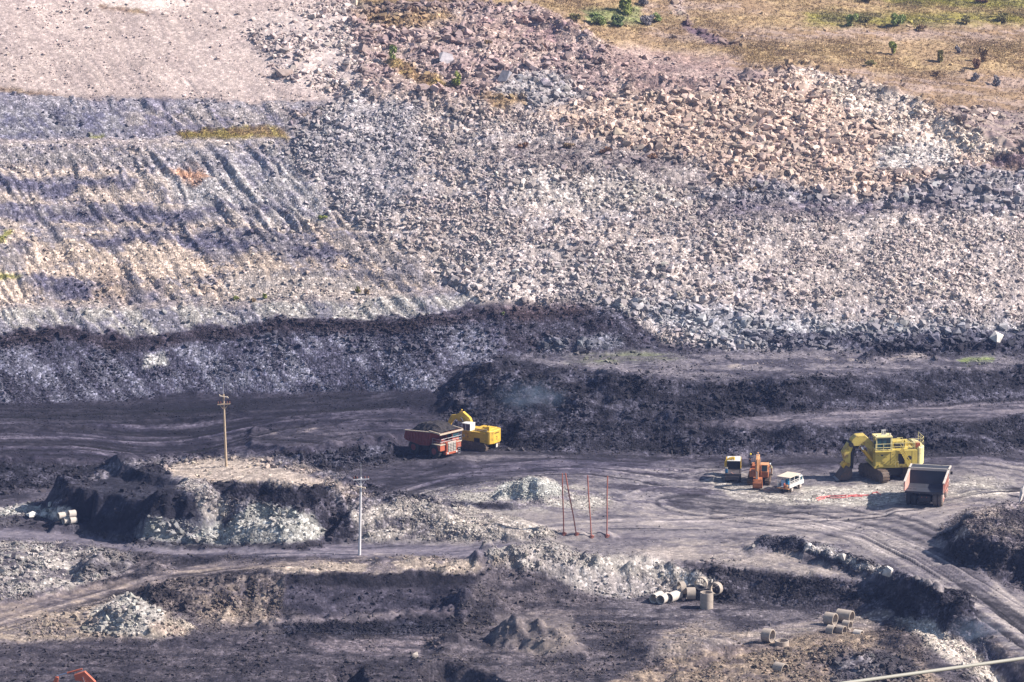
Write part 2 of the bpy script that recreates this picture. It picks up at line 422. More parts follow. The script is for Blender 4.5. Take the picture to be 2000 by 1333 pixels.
# coal face
zone([(-500,652),(0,657),(130,642),(250,664),(400,644),(560,627),(700,627),(830,622),(930,602),(1060,592),(1150,590),(1240,625),(1285,682),(1100,694),(1000,702),(900,722),(850,762),(700,768),(500,772),(200,784),(0,792),(-500,792)],
     (.082,.076,.094), (.155,.153,.185), 4, amp=.16, rock=.5, size=.15, dg=.95, hz=0, peb=1, gul=.14)
band([(-500,662),(0,666),(130,652),(250,674),(400,655),(560,640),(700,640),(830,634),(930,616),(1060,604),(1150,600)], 14, (.062,.047,.05), (.085,.068,.073), 6)
zone([(960,598),(1150,590),(1240,625),(1285,682),(1100,692),(1000,690),(975,640)], (.055,.046,.054), (.085,.078,.09), 5, dg=.8, rock=.2)
zone([(960,598),(1060,592),(1150,590),(1170,602),(1100,625),(1000,632)], (.085,.058,.055), (.065,.05,.052), 6)
for q in ([(1130,660),(1190,655),(1210,685),(1120,690)], [(1050,668),(1100,660),(1110,690),(1060,692)]):
    zone(q, (.16,.16,.18), (.09,.09,.105), 5, rock=.9, size=.25)
zone([(275,690),(318,686),(325,715),(278,716)], (.42,.41,.39), (.28,.27,.28), 2, gul=0, hz=.8, dg=0)
# rock slide
zone([(560,290),(590,340),(700,440),(850,530),(950,590),(1060,592),(1160,588),(1190,605),(1290,668),(1400,684),(1700,690),(2500,686),(2500,345),(1990,300),(1900,260),(1800,203),(1650,152),(1560,136),(1400,180),(1200,190),(1050,215),(870,190),(735,172),(700,175),(600,240)],
     ROCKG, (.30,.27,.275), 4, amp=.5, rock=1, size=.18, dg=.4, hz=.15, peb=.8)
zone([(1000,200),(1250,180),(1560,138),(1800,203),(1990,300),(1960,335),(1700,390),(1500,395),(1350,340),(1150,280)], ROCKT, (.38,.29,.235), 14, rock=1, size=.25)
zone([(560,290),(600,240),(700,185),(800,200),(830,300),(780,420),(700,440),(600,345)], (.325,.30,.305), (.265,.245,.26), 14, size=.17)
zone([(735,172),(880,190),(1000,205),(1040,240),(900,235),(800,205),(700,200)], (.36,.30,.27), (.29,.23,.21), 10)
zone([(1480,345),(1700,395),(1880,335),(2500,325),(2500,420),(1950,440),(1750,415),(1450,410),(1350,395)], (.25,.23,.24), (.19,.175,.195), 12, size=.25)
zone([(1380,400),(1500,396),(1850,402),(1900,412),(1720,426),(1500,432),(1370,440)], (.15,.13,.15), (.22,.19,.19), 6, rock=.22, grass=.3)
zone([(920,300),(1000,288),(1150,282),(1320,315),(1390,330),(1400,370),(1330,375),(1200,335),(1060,330),(940,330)], (.19,.16,.16), (.30,.26,.25), 8, rock=.22, grass=.45)
zone([(850,290),(960,285),(950,320),(860,320)], (.34,.30,.28), (.26,.22,.22), 6, rock=.25)
zone([(1000,345),(1250,345),(1330,395),(1120,420),(1000,400)], (.385,.345,.32), (.33,.295,.28), 14, rock=.4, size=.2)
zone([(1060,560),(1290,640),(1400,684),(1700,690),(2500,686),(2500,640),(1700,630),(1350,600),(1150,520)], (.30,.295,.31), (.22,.215,.235), 20, size=.27)
zone([(950,450),(1300,500),(1350,600),(1150,588),(960,585),(850,530)], (.37,.325,.31), (.30,.27,.265), 20, size=.20)
zone([(1500,430),(2500,430),(2500,600),(1700,600),(1450,520)], (.40,.345,.32), (.32,.28,.27), 20, size=.13, rock=1.0)
zone([(1560,150),(1650,155),(1800,205),(1920,265),(2000,305),(1930,320),(1780,290),(1640,210)], (.52,.44,.375), (.44,.37,.32), 10, size=.2, rock=.8)
zone([(1700,290),(1850,280),(1880,330),(1720,345)], (.39,.355,.335), (.34,.31,.30), 10, size=.2)
zone([(1400,150),(1480,138),(1560,140),(1400,180),(1330,172)], (.20,.15,.15), (.33,.26,.23), 4, rock=.2)
zone([(1880,208),(1960,212),(2500,240),(2500,345),(1985,298),(1900,255),(1830,205)], (.33,.27,.235), (.22,.17,.16), 6, rock=.35, size=.3, grass=.25)
zone([(1930,305),(2500,310),(2500,345),(1960,335)], (.20,.13,.09), (.14,.10,.10), 5, grass=.6, rock=.2)
zone([(1460,655),(2500,640),(2500,700),(1800,694),(1500,684)], (.15,.145,.17), (.06,.057,.07), 10, rock=1)
zone([(1640,672),(2500,660),(2500,712),(1900,706),(1700,698)], (.05,.048,.06), (.10,.095,.11), 8, rock=.8)
# broken ground above
zone([(700,170),(735,175),(880,195),(1050,215),(1200,190),(1260,165),(1190,95),(1050,15),(880,5),(760,12),(690,20)], (.27,.205,.195), (.36,.285,.25), 6, amp=.5, rock=.8, size=.28, dg=.2, hz=.2, peb=.8)
zone([(960,190),(1010,150),(1100,150),(1150,190),(1050,225)], (.31,.285,.285), (.27,.245,.245), 8, rock=1.0)
zone([(700,20),(860,24),(900,50),(800,60),(700,45)], (.26,.18,.10), (.25,.19,.15), 8, rock=.4, grass=.5)
zone([(900,40),(1080,30),(1150,70),(1080,95),(950,80)], (.33,.25,.22), (.22,.15,.15), 8, rock=.3)
zone([(745,112),(800,130),(870,165),(890,180),(830,172),(760,140)], (.29,.21,.09), (.24,.16,.09), 4, rock=.15, grass=.9)
zone([(940,190),(1020,185),(1040,205),(970,215)], (.27,.19,.10), (.24,.17,.10), 5, rock=.1, grass=.8)
zone([(1310,0),(1335,0),(1350,30),(1330,40)], (.34,.27,.24), None, 5, rock=1, size=.3, grass=0)
zone([(1340,35),(1365,50),(1400,75),(1440,85),(1380,82),(1345,60)], (.14,.095,.10), (.2,.14,.13), 4, rock=.7, size=.25, grass=0)
zone([(1190,100),(1260,110),(1480,150),(1400,178),(1260,185),(1200,150)], (.33,.25,.225), (.25,.18,.165), 8, rock=.12, grass=.2)
# shelves, coal banks
zone([(850,800),(900,720),(1000,702),(1100,692),(1280,682),(1400,686),(1700,690),(2500,690),(2500,900),(1640,892),(1300,890),(1100,884),(960,880),(880,880)], (.036,.033,.040), (.078,.073,.085), 6, amp=.3, rock=.35, size=.2, dg=.2, hz=.2, peb=1)
zone([(1000,703),(1100,694),(1280,684),(1400,688),(1560,684),(1700,694),(2500,700),(2500,712),(2000,716),(1700,734),(1450,748),(1300,744),(1150,728)], (.145,.13,.135), (.085,.077,.086), 5, amp=.12, rock=.08, hz=.9, peb=.4)
zone([(1100,705),(1250,690),(1340,695),(1250,708),(1150,712)], (.13,.14,.075), (.12,.11,.10), 6, hz=.9)
band([(1420,716),(1560,707),(1700,703)], 2.5, (.30,.26,.245), None, 3); band([(1740,700),(1800,697)], 2.5, (.30,.26,.245), None, 3)
band([(1870,706),(1930,704)], 4, (.17,.21,.07), (.10,.1,.08), 4)
zone([(1300,826),(1450,812),(1600,806),(1800,792),(2000,780),(2500,758),(2500,796),(2000,814),(1800,826),(1640,833),(1500,836)], (.135,.118,.126), (.09,.08,.088), 5, amp=.06, rock=.03, hz=.95, peb=.25, road=1)
# upper floor on the left
zone([(-500,793),(0,793),(200,785),(500,773),(850,763),(880,800),(800,860),(700,872),(560,890),(470,905),(180,908),(-500,906)], (.042,.037,.049), (.074,.065,.077), 6, amp=.08, rock=.03, hz=.95, peb=.35, road=.6)
zone([(-500,793),(0,793),(200,785),(500,773),(700,768),(860,768),(880,810),(700,800),(400,815),(100,830),(-500,830)], (.033,.03,.039), (.056,.05,.06), 8, rock=.05)
zone([(500,838),(640,834),(740,850),(700,868),(560,874),(500,862)], (.085,.074,.082), (.058,.051,.06), 6)
band([(530,846),(600,838),(660,836)], 2.5, (.22,.185,.175), None, 3)
zone([(440,912),(560,890),(700,874),(770,864),(860,870),(870,905),(770,910),(640,926)], COAL, COALL, 6, amp=.32, rock=.7, size=.2, hz=0, peb=1)
zone([(-500,906),(180,908),(280,905),(200,945),(0,965),(-500,968)], (.032,.03,.038), (.075,.07,.082), 5, amp=.25, rock=.4, hz=.2, peb=.9)
zone([(-500,966),(0,962),(180,945),(120,985),(60,1002),(-500,1004)], (.09,.08,.088), (.05,.046,.055), 5, hz=.8)
# working floor and haul roads
zone([(640,925),(780,905),(900,890),(1100,888),(1300,890),(1640,894),(1800,890),(2500,875),(2500,1010),(1990,985),(1840,1040),(1850,1090),(2000,1155),(2500,1330),(2500,1500),(2100,1380),(1880,1190),(1760,1140),(1600,1090),(1500,1062),(1330,1100),(1250,1100),(1060,1080),(900,1085),(700,1090),(650,1060),(1090,1050),(950,1015),(800,985)],
     (.165,.147,.143), (.108,.096,.098), 7, amp=.05, rock=.012, hz=.85, peb=.3, road=.8)
zone([(640,925),(780,905),(1100,888),(1640,894),(1800,890),(2500,875),(2500,905),(1900,905),(1640,915),(1400,912),(1180,930),(1000,935),(830,960),(760,960)], (.075,.066,.077), (.046,.041,.051), 8, hz=.9)
zone([(1180,925),(1400,905),(1420,960),(1300,990),(1200,985)], (.15,.135,.138), (.08,.07,.078), 12, amp=.12, hz=.8)
zone([(1390,925),(1460,935),(1530,962),(1700,950),(1900,935),(1990,940),(1960,970),(1700,990),(1500,985),(1420,968),(1380,948)], (.34,.315,.285), (.24,.22,.205), 8, amp=.12, rock=.10, hz=.7, peb=.6, road=.3)
zone([(1560,955),(1760,955),(1760,980),(1580,985)], (.40,.375,.33), (.32,.295,.27), 7)
zone([(820,962),(920,945),(1060,935),(1130,950),(1200,975),(1150,996),(1000,1000),(860,985)], (.31,.29,.265), (.14,.125,.13), 6, amp=.12, rock=.15, peb=.6, hz=.6)
band([(830,985),(900,988),(990,992)], 5, COALL, COAL, 4, rock=.5)
zone([(965,975),(985,950),(1030,936),(1080,945),(1100,965),(1060,980)], (.36,.36,.335), (.30,.30,.285), 4, amp=.2, rock=1.4, size=.22)
zone([(1000,1000),(1500,1005),(1900,985),(1830,1040),(1700,1050),(1400,1050),(1200,1070),(1050,1040)], (.195,.173,.168), (.145,.129,.13), 10, hz=.95, peb=.15, rock=.01)
zone([(1230,1075),(1330,1058),(1500,1066),(1640,1110),(1740,1145),(1600,1130),(1400,1105),(1300,1095)], (.23,.20,.185), (.15,.132,.128), 8, hz=.8)
zone([(1180,1045),(1300,1035),(1280,1055),(1190,1062)], (.12,.105,.11), None, 6)
band([(-400,1046),(0,1048),(200,1060),(350,1073),(500,1078),(650,1078),(800,1076),(1000,1072)], 12, (.155,.137,.152), (.125,.112,.124), 3, amp=.03, rock=.01, hz=1, peb=.15, road=1)
# big mound: pale top, black cut, pale rubble
zone([(100,985),(230,900),(330,896),(440,892),(560,902),(660,925),(770,955),(900,995),(1090,1050),(640,1058),(250,1056),(130,1040)], (.055,.05,.06), (.16,.145,.15), 5, amp=.3, rock=.4, size=.22, hz=.3, peb=.9, dg=.3, road=0)
zone([(120,985),(230,912),(330,930),(420,1020),(400,1050),(260,1052),(130,1035)], (.045,.043,.053), (.06,.058,.07), 5, amp=.14, rock=.08, peb=.4)
zone([(320,910),(420,898),(520,902),(560,915),(620,930),(660,946),(640,955),(520,945),(390,942),(330,935)], (.38,.32,.27), (.31,.26,.225), 4, amp=.07, rock=.05, peb=.5)
zone([(500,900),(600,912),(680,950),(740,985),(700,985),(640,950),(560,925)], (.28,.235,.21), (.12,.105,.11), 5, rock=.7)
zone([(330,935),(390,945),(420,975),(440,1000),(400,1020),(360,970)], (.38,.345,.315), (.2,.18,.18), 6, rock=.5)
zone([(400,942),(640,958),(660,990),(560,985),(440,975)], (.032,.029,.035), (.05,.045,.052), 4, rock=.05, hz=.9)
zone([(450,995),(640,985),(740,1000),(720,1050),(620,1055),(600,1010),(520,990)], (.055,.049,.056), (.09,.08,.085), 5)
zone([(425,1056),(440,1010),(500,990),(560,992),(610,1020),(630,1050),(560,1062),(470,1064)], (.31,.305,.285), (.25,.245,.235), 4, amp=.3, rock=1.5, size=.16, peb=.8)
zone([(250,1058),(280,1010),(340,1020),(420,1020),(440,1060),(330,1064)], (.31,.305,.29), (.18,.17,.18), 6, rock=1.2, size=.24)
zone([(690,990),(800,975),(960,1005),(1090,1045),(1080,1056),(860,1058),(700,1056)], (.27,.245,.225), (.13,.115,.112), 6, amp=.3, rock=.8, size=.18)
zone([(860,1010),(980,1010),(1080,1048),(1000,1056),(860,1040)], (.37,.335,.30), (.27,.24,.22), 8, rock=.5)
band([(-400,1012),(0,1005),(60,998),(130,1005)], 9, (.40,.39,.37), (.2,.19,.195), 4, rock=1.2, size=.25)
band([(-400,1030),(0,1025),(140,1033),(260,1058),(420,1068),(620,1066)], 6, (.06,.053,.058), (.10,.09,.09), 4, rock=.3, road=0)
# right hand heap
zone([(1830,1045),(1880,1005),(2000,980),(2500,960),(2500,1400),(2000,1150),(1900,1110),(1845,1075)], (.075,.065,.07), (.22,.185,.17), 5, amp=.30, rock=1.2, size=.18, hz=0, peb=1, road=0)
zone([(1838,1055),(1900,1062),(2000,1085),(2500,1180),(2500,1400),(2000,1150),(1900,1110),(1845,1078)], (.045,.04,.046), (.07,.062,.066), 6, rock=.4, dg=.5)  # front face coloured darker: its shade is put into the ground colour
# berm, rubble bank and lower floor
zone([(-500,1085),(0,1060),(200,1075),(400,1095),(700,1092),(900,1088),(1080,1068),(1250,1098),(1330,1102),(1420,1112),(1600,1135),(1760,1150),(1890,1195),(2000,1300),(2200,1500),(-500,1500)], (.11,.093,.09), (.058,.051,.054), 6, amp=.16, rock=.25, size=.14, hz=.6, peb=.6, road=0)
band([(1490,1064),(1560,1062),(1640,1090),(1760,1135),(1880,1195)], 13, COAL, COALL, 4, amp=.4, rock=1.1, size=.2, hz=0, peb=1)
band([(1560,1062),(1620,1078),(1680,1108),(1745,1130)], 6, (.44,.41,.39), (.33,.31,.31), 3, rock=1.3, size=.2)
zone([(1230,1105),(1420,1112),(1600,1130),(1800,1165),(1900,1210),(1880,1250),(1700,1230),(1500,1180),(1400,1180),(1280,1165)], (.040,.036,.041), (.085,.076,.08), 7, amp=.34, rock=.5, size=.15, hz=.1, peb=1)
zone([(940,1076),(1060,1060),(1130,1080),(1260,1090),(1330,1110),(1400,1145),(1300,1165),(1200,1165),(1100,1130),(960,1095)], (.34,.315,.29), (.25,.225,.215), 6, amp=.35, rock=.9, size=.2)
zone([(1080,1110),(1200,1110),(1290,1150),(1230,1172),(1120,1150)], (.36,.33,.31), (.27,.245,.24), 6, rock=.3, hz=.7)
zone([(560,1128),(900,1120),(930,1140),(880,1195),(620,1205),(520,1170)], (.05,.045,.055), (.085,.075,.085), 6, rock=.12, peb=.5, hz=.2)
zone([(250,1140),(330,1125),(560,1125),(540,1200),(430,1215),(300,1190)], (.05,.043,.045), (.16,.13,.11), 6, amp=.35, rock=.7, size=.2, dg=.3)
band([(440,1215),(470,1170),(480,1130)], 4, (.22,.18,.15), None, 6)
zone([(380,1150),(520,1140),(560,1220),(400,1225)], (.21,.17,.14), (.09,.075,.072), 9, gul=.4)
zone([(500,1110),(660,1095),(900,1090),(1020,1095),(900,1120),(560,1128)], (.30,.25,.21), (.16,.135,.13), 7, rock=.25)
zone([(-500,1090),(0,1062),(110,1062),(240,1085),(250,1110),(130,1150),(0,1180),(-500,1230)], (.33,.305,.285), (.13,.115,.115), 7, amp=.35, rock=1, size=.2, dg=.2)
zone([(150,1085),(260,1080),(240,1120),(150,1125)], (.10,.09,.09), (.2,.18,.17), 7)
zone([(-500,1240),(0,1180),(250,1130),(420,1100),(660,1090),(720,1092),(420,1118),(250,1150),(0,1240),(-500,1300)], (.19,.155,.135), (.125,.105,.10), 4, amp=.07, rock=.03, hz=.9, peb=.3, road=.6)
zone([(-500,1290),(0,1225),(200,1165),(330,1200),(330,1245),(200,1250),(0,1262),(-500,1270)], (.25,.205,.165), (.15,.125,.11), 8, rock=.4, size=.2)
zone([(170,1235),(200,1185),(240,1160),(290,1175),(330,1230),(290,1245)], (.35,.33,.305), (.27,.25,.235), 5, rock=1.4, size=.24)
zone([(280,1215),(380,1215),(350,1250),(280,1245)], (.36,.31,.26), (.25,.2,.17), 5, rock=.9)
zone([(-500,1262),(0,1262),(300,1250),(620,1250),(820,1300),(700,1500),(-500,1500)], (.060,.052,.056), (.095,.081,.082), 8, rock=.15, hz=.9, amp=.2)
zone([(560,1210),(900,1190),(900,1200),(620,1222),(520,1222)], (.165,.14,.14), (.12,.10,.105), 4, hz=.9, rock=.03, peb=.3)
zone([(600,1260),(860,1235),(880,1268),(740,1282),(620,1275)], (.15,.125,.125), (.085,.073,.075), 7, hz=.9)
zone([(540,1220),(900,1205),(880,1235),(560,1250)], COAL, COALL, 5, rock=.5)
zone([(1160,1170),(1500,1185),(1700,1205),(1620,1240),(1400,1230),(1200,1205)], (.12,.105,.103), (.066,.058,.062), 8, amp=.15, hz=.9, rock=.1)
zone([(1420,1240),(1620,1205),(1760,1200),(1700,1235),(1560,1250),(1380,1285)], (.24,.205,.18), (.17,.145,.135), 5, amp=.08, rock=.05, hz=.8)
zone([(960,1200),(1100,1200),(1150,1270),(1050,1280),(960,1260)], (.18,.15,.13), (.13,.11,.10), 8, rock=.05, amp=.06, peb=.3)
zone([(1280,1240),(1380,1205),(1460,1240),(1440,1275),(1260,1290)], (.20,.165,.14), (.14,.12,.11), 8, rock=.15, amp=.12)
zone([(1130,1420),(1200,1330),(1330,1285),(1480,1255),(1660,1232),(1760,1240),(1800,1290),(1960,1500),(1130,1500)], (.205,.16,.12), (.12,.095,.08), 8, amp=.3, rock=.6, size=.13, hz=.1)
zone([(1600,1290),(1720,1270),(1800,1300),(1780,1340),(1640,1340)], (.07,.062,.066), (.16,.145,.145), 10, rock=1.2, size=.22)
zone([(1700,1240),(1760,1215),(1830,1225),(1810,1300),(1740,1290)], (.09,.073,.066), (.15,.12,.10), 8, rock=.7)
zone([(1750,1218),(1810,1215),(1870,1255),(1930,1300),(2000,1350),(1940,1350),(1850,1290),(1790,1250)], (.44,.40,.355), (.34,.30,.27), 5, amp=.25, rock=.9, size=.2)
zone([(1870,1225),(1910,1225),(2010,1330),(2060,1420),(1990,1360),(1900,1270)], (.10,.095,.11), (.05,.046,.052), 6, rock=.8)
zone([(1900,1215),(2000,1280),(2500,1500),(2200,1500),(2000,1320),(1930,1260)], (.17,.14,.125), (.11,.095,.095), 6, hz=.9, rock=.05)

zone([(560,1124),(900,1118),(935,1126),(900,1146),(700,1150),(560,1148)], (.028,.025,.03), (.045,.04,.045), 3, rock=.1)
zone([(1825,1172),(1850,1160),(1895,1160),(1920,1205),(1900,1225),(1840,1215)], COAL, (.06,.054,.058), 4, amp=.4, rock=.7, road=0, hz=0, peb=1)

def sample(name, u, v):
    fu = np.clip((u - RU0) / RD, 0, len(ru) - 1.01); fv = np.clip((v - RV0) / RD, 0, len(rv) - 1.01)
    j = fu.astype(np.int32); i = fv.astype(np.int32); fj = (fu - j).astype(np.float32); fi = (fv - i).astype(np.float32)
    r = R[name]
    return (r[i, j] * (1 - fj) + r[i, j+1] * fj) * (1 - fi) + (r[i+1, j] * (1 - fj) + r[i+1, j+1] * fj) * fi

# ragged edges between the kinds of ground
wu = 16 * fbm(GX * .16, GY * .16, 4, 2) + 7 * fbm(GX * .9, GY * .9, 3, 5)
wv = 4.5 * fbm(GX * .16 + 31, GY * .16, 4, 3) + 2.5 * fbm(GX * .9 + 7, GY * .9, 3, 6)
gl = fbm((GX + 1.15 * ZB) * .46 + .6 * fbm(GX * .16, ZB * .28, 4, 1), ZB * .10, 4, 4)
SU, SV = PU + wu, PV + wv
SV = SV - (12 * gl + 9 * fbm(GX * .3, ZB * .5, 4, 7)) * sample('gul', PU, PV)
S = {n: sample(n, SU, SV) for n in R}
S['size'] = S['size'] * np.where(PV > 690, .62, 1.0)

# roughness: erosion gullies that run down to the right, lumps, ruts
GA = GX + .55 * (GY - 500)                       # constant along a line that falls to the right
gl = fbm((GX + 1.15 * ZB) * .46 + .6 * fbm(GX * .16, ZB * .28, 4, 1), ZB * .10, 4, 4)
gl2 = fbm((GX + 1.15 * ZB) * 1.3 + .4 * fbm(GX * .5, ZB * .5, 2, 3), ZB * .2 + 5, 3, 2)
gully = 1 - np.abs(gl) * 1.6
lump = fbm(GX * .45, (GY + Z) * .45, 5, 1, .55)
lump2 = 1 - 2 * np.abs(fbm(GX * .8, (GY + .8 * Z) * .8, 4, 5, .55))
big = fbm(GX * .06, GY * .06, 3, 6)
fade = sstep(740, 700, GY) * sstep(-200, -120, GX) * sstep(200, 120, GX)
streak = fbm(GX * .05 + .3 * big, GY * .9 + .05 * GX, 4, 3)
Z += fade * (S['amp'] * (lump * 1.0 + lump2 * .55 + .45) + S['gul'] * (gully * -.72 * sstep(-.5, .5, fbm(GX * .07, Z * .2, 2, 6)) + gl2 * .28 + .38 * fbm(GX * .03 + .2 * lump, ZB * 1.3, 3, 6)) + S['amp'] * big * .8)
Z += .07 * fade * S['road'] * streak

# ground colour: two kinds of soil per zone mixed by patches, streaks and layers
pat = fbm(GX * .30, (GY + 1.2 * Z) * .30, 5, 3, .6)
dgn = .6 * gl + .5 * fbm((GX + 1.15 * Z) * .8, Z * .22, 4, 7, .6) + .4 * fbm((GX + 1.1 * Z) * 2.2, Z * .8, 3, 2, .6) + .4 * fbm((GX + 1.15 * ZB) * 3.6, ZB * .45, 2, 6)
layr = 1.1 * fbm(GX * .018, ZB * 1.25 + .25 * pat, 4, 5, .65) + .25 * pat
hzn = np.where(S['gul'] + S['dg'] > .3, layr, streak + .5 * pat)
den = 1 + S['dg'] + S['hz']
mixn = (pat * (1.2 - .7 * np.maximum(S['dg'], S['hz'])) + dgn * S['dg'] * 1.1 + hzn * S['hz'] * 1.1)
t = sstep(-.35, .45, mixn)
fine = 1 + .22 * fbm(GX * 1.9, (GY + Z) * 1.9, 3, 2) + .10 * big
COL = np.stack([(S['a' + c] * (1 - t) + S['b' + c] * t) * fine for c in 'rgb'], -1).astype(np.float32)

def tracks(line, w, n, ca, cz, k=1):
    """tyre tracks: bands that run along a line on the ground"""
    pts = [base_xy(*p) for p in line]
    W = window([p[0] for p in pts], [p[1] for p in pts], w + 1)
    px, py = GX[W], GY[W]
    best = np.full(px.shape, 1e9); sd_ = np.zeros(px.shape); al = np.zeros(px.shape); run = 0
    for i in range(len(pts) - 1):
        x0, y0 = pts[i]; x1, y1 = pts[i+1]; dx, dy = x1 - x0, y1 - y0; L = math.hypot(dx, dy)
        tt = np.clip(((px - x0) * dx + (py - y0) * dy) / (L * L), 0, 1)
        d = np.hypot(px - x0 - tt * dx, py - y0 - tt * dy)
        s_ = np.sign((px - x0) * dy - (py - y0) * dx)
        m = d < best
        best[m] = d[m]; sd_[m] = (d * s_)[m]; al[m] = (run + tt * L)[m]; run += L
    f = sstep(w, w * .7, best)
    nz = fbm(sd_ * n, al * .03, 4, k)
    COL[W] *= (1 + ca * f * nz)[..., None]
    Z[W] += cz * f * nz

tracks([(660,1085),(1000,1050),(1200,1030),(1500,1012),(1750,1005),(2000,965)], 9, .9, .35, .07, 1)
tracks([(1350,985),(1560,1012),(1700,1040),(1800,1085),(1900,1150),(2000,1225),(2150,1320)], 13, 1.0, .6, .10, 2)
for q, k_ in ((0, 1), (14, 3), (30, 5), (48, 7), (66, 2)):
    tracks([(1400,992+q*.3),(1560,1006+q*.35),(1690,1030+q*.5),(1790,1072+q*.75),(1890,1130+q*.9),(2000,1196+q),(2150,1290+q)], 1.3, 2.2, .6, .10, k_)
for q, k_ in ((0, 2), (10, 4), (22, 6)):
    tracks([(1200,1010+q),(1400,1012+q),(1600,1008+q*.6),(1800,990+q*.4),(2000,955+q*.3)], 1.1, 2.2, .7, .08, k_)
    tracks([(-100,838+q*2.2),(200,836+q*2.2),(480,815+q*2),(700,800+q)], 1.2, 2.2, .8, .1, k_)
    tracks([(760,960+q),(900,918+q*1.3),(1150,905+q),(1350,925+q*1.5),(1500,900+q)], 1.0, 2.2, .7, .08, k_)
    tracks([(-100,1240+q),(120,1180+q*.8),(350,1120+q*.5),(560,1100+q*.4)], .9, 2.4, .7, .1, k_)
tracks([(1990,960),(1800,985),(1640,1010),(1500,1050),(1350,1085)], 8, 1.0, .3, .06, 3)
tracks([(-200,1048),(0,1050),(200,1062),(400,1076),(650,1080),(1000,1070)], 3.5, 1.2, .22, .04, 4)
tracks([(-200,1260),(0,1210),(250,1135),(500,1105),(700,1090)], 5, 1.1, .4, .08, 5)
tracks([(-200,850),(200,845),(500,826),(800,800)], 14, .7, .5, .09, 6)
tracks([(-200,888),(200,880),(480,872),(640,880),(760,862)], 9, .8, .5, .09, 7)
tracks([(1300,822),(1600,815),(1850,800),(2200,775)], 6, .9, .4, .06, 1)
tracks([(700,935),(900,905),(1200,905),(1600,900),(2200,890)], 9, .8, .45, .06, 2)
tracks([(770,960),(900,930),(1100,915),(1300,925),(1400,900)], 7, .9, .5, .08, 3)
tracks([(1300,1100),(1400,1085),(1560,1098),(1700,1135)], 5, 1.0, .4, .06, 4)
tracks([(540,1230),(700,1222),(900,1208)], 3, 1.2, .3, .05, 5)
tracks([(1400,1270),(1560,1235),(1700,1222)], 4, 1.2, .35, .05, 6)
tracks([(440,1222),(462,1180),(470,1130)], 2.5, 1.3, .5, .25, 7)
tracks([(505,1222),(505,1180),(500,1130)], 1.6, 1.5, .5, .25, 1)
lum = COL.mean(-1, keepdims=True)
COL = COL * (.47 + .53 * sstep(.035, .15, lum))        # coal dust is nearly black
COL = COL * (1 + (1 - sstep(.05, .22, lum)) * np.array([-.05, -.02, .20]))      # dark coal ground is tinted blue
COL = np.clip(COL, .010, .75).astype(np.float32)

# ------------------------------------------------------------------ materials
def mat(name, col, rough=.6, metal=0.0, spec=.4, var=.12, scale=2.0, bump=0.0, dirt=None, dirt_amt=.0):
    m = bpy.data.materials.new(name); m.use_nodes = True
    nt = m.node_tree; b = nt.nodes['Principled BSDF']
    b.inputs['Roughness'].default_value = rough; b.inputs['Metallic'].default_value = metal
    b.inputs['Specular IOR Level'].default_value = spec
    tc = nt.nodes.new('ShaderNodeTexCoord')
    nz = nt.nodes.new('ShaderNodeTexNoise'); nz.inputs['Scale'].default_value = scale; nz.inputs['Detail'].default_value = 6; nz.inputs['Roughness'].default_value = .65
    nt.links.new(tc.outputs['Object'], nz.inputs['Vector'])
    mr = nt.nodes.new('ShaderNodeMapRange'); mr.inputs['From Min'].default_value = .3; mr.inputs['From Max'].default_value = .7
    mr.inputs['To Min'].default_value = 1 - var; mr.inputs['To Max'].default_value = 1 + var
    nt.links.new(nz.outputs['Fac'], mr.inputs['Value'])
    mx = nt.nodes.new('ShaderNodeVectorMath'); mx.operation = 'SCALE'; mx.inputs[0].default_value = col[:3]
    nt.links.new(mr.outputs[0], mx.inputs['Scale'])
    out = mx.outputs[0]
    if dirt:
        n2 = nt.nodes.new('ShaderNodeTexNoise'); n2.inputs['Scale'].default_value = scale * .9; n2.inputs['Detail'].default_value = 8; n2.inputs['Roughness'].default_value = .75
        nt.links.new(tc.outputs['Object'], n2.inputs['Vector'])
        r2 = nt.nodes.new('ShaderNodeMapRange'); r2.inputs['From Min'].default_value = .62 - dirt_amt * .25; r2.inputs['From Max'].default_value = .72 - dirt_amt * .2
        nt.links.new(n2.outputs['Fac'], r2.inputs['Value'])
        mm = nt.nodes.new('ShaderNodeMix'); mm.data_type = 'RGBA'; mm.inputs[7].default_value = (*dirt, 1)
        nt.links.new(r2.outputs[0], mm.inputs[0]); nt.links.new(out, mm.inputs[6]); out = mm.outputs[2]
    nt.links.new(out, b.inputs['Base Color'])
    if bump:
        bp = nt.nodes.new('ShaderNodeBump'); bp.inputs['Strength'].default_value = bump; bp.inputs['Distance'].default_value = .05
        nt.links.new(nz.outputs['Fac'], bp.inputs['Height']); nt.links.new(bp.outputs[0], b.inputs['Normal'])
    return m

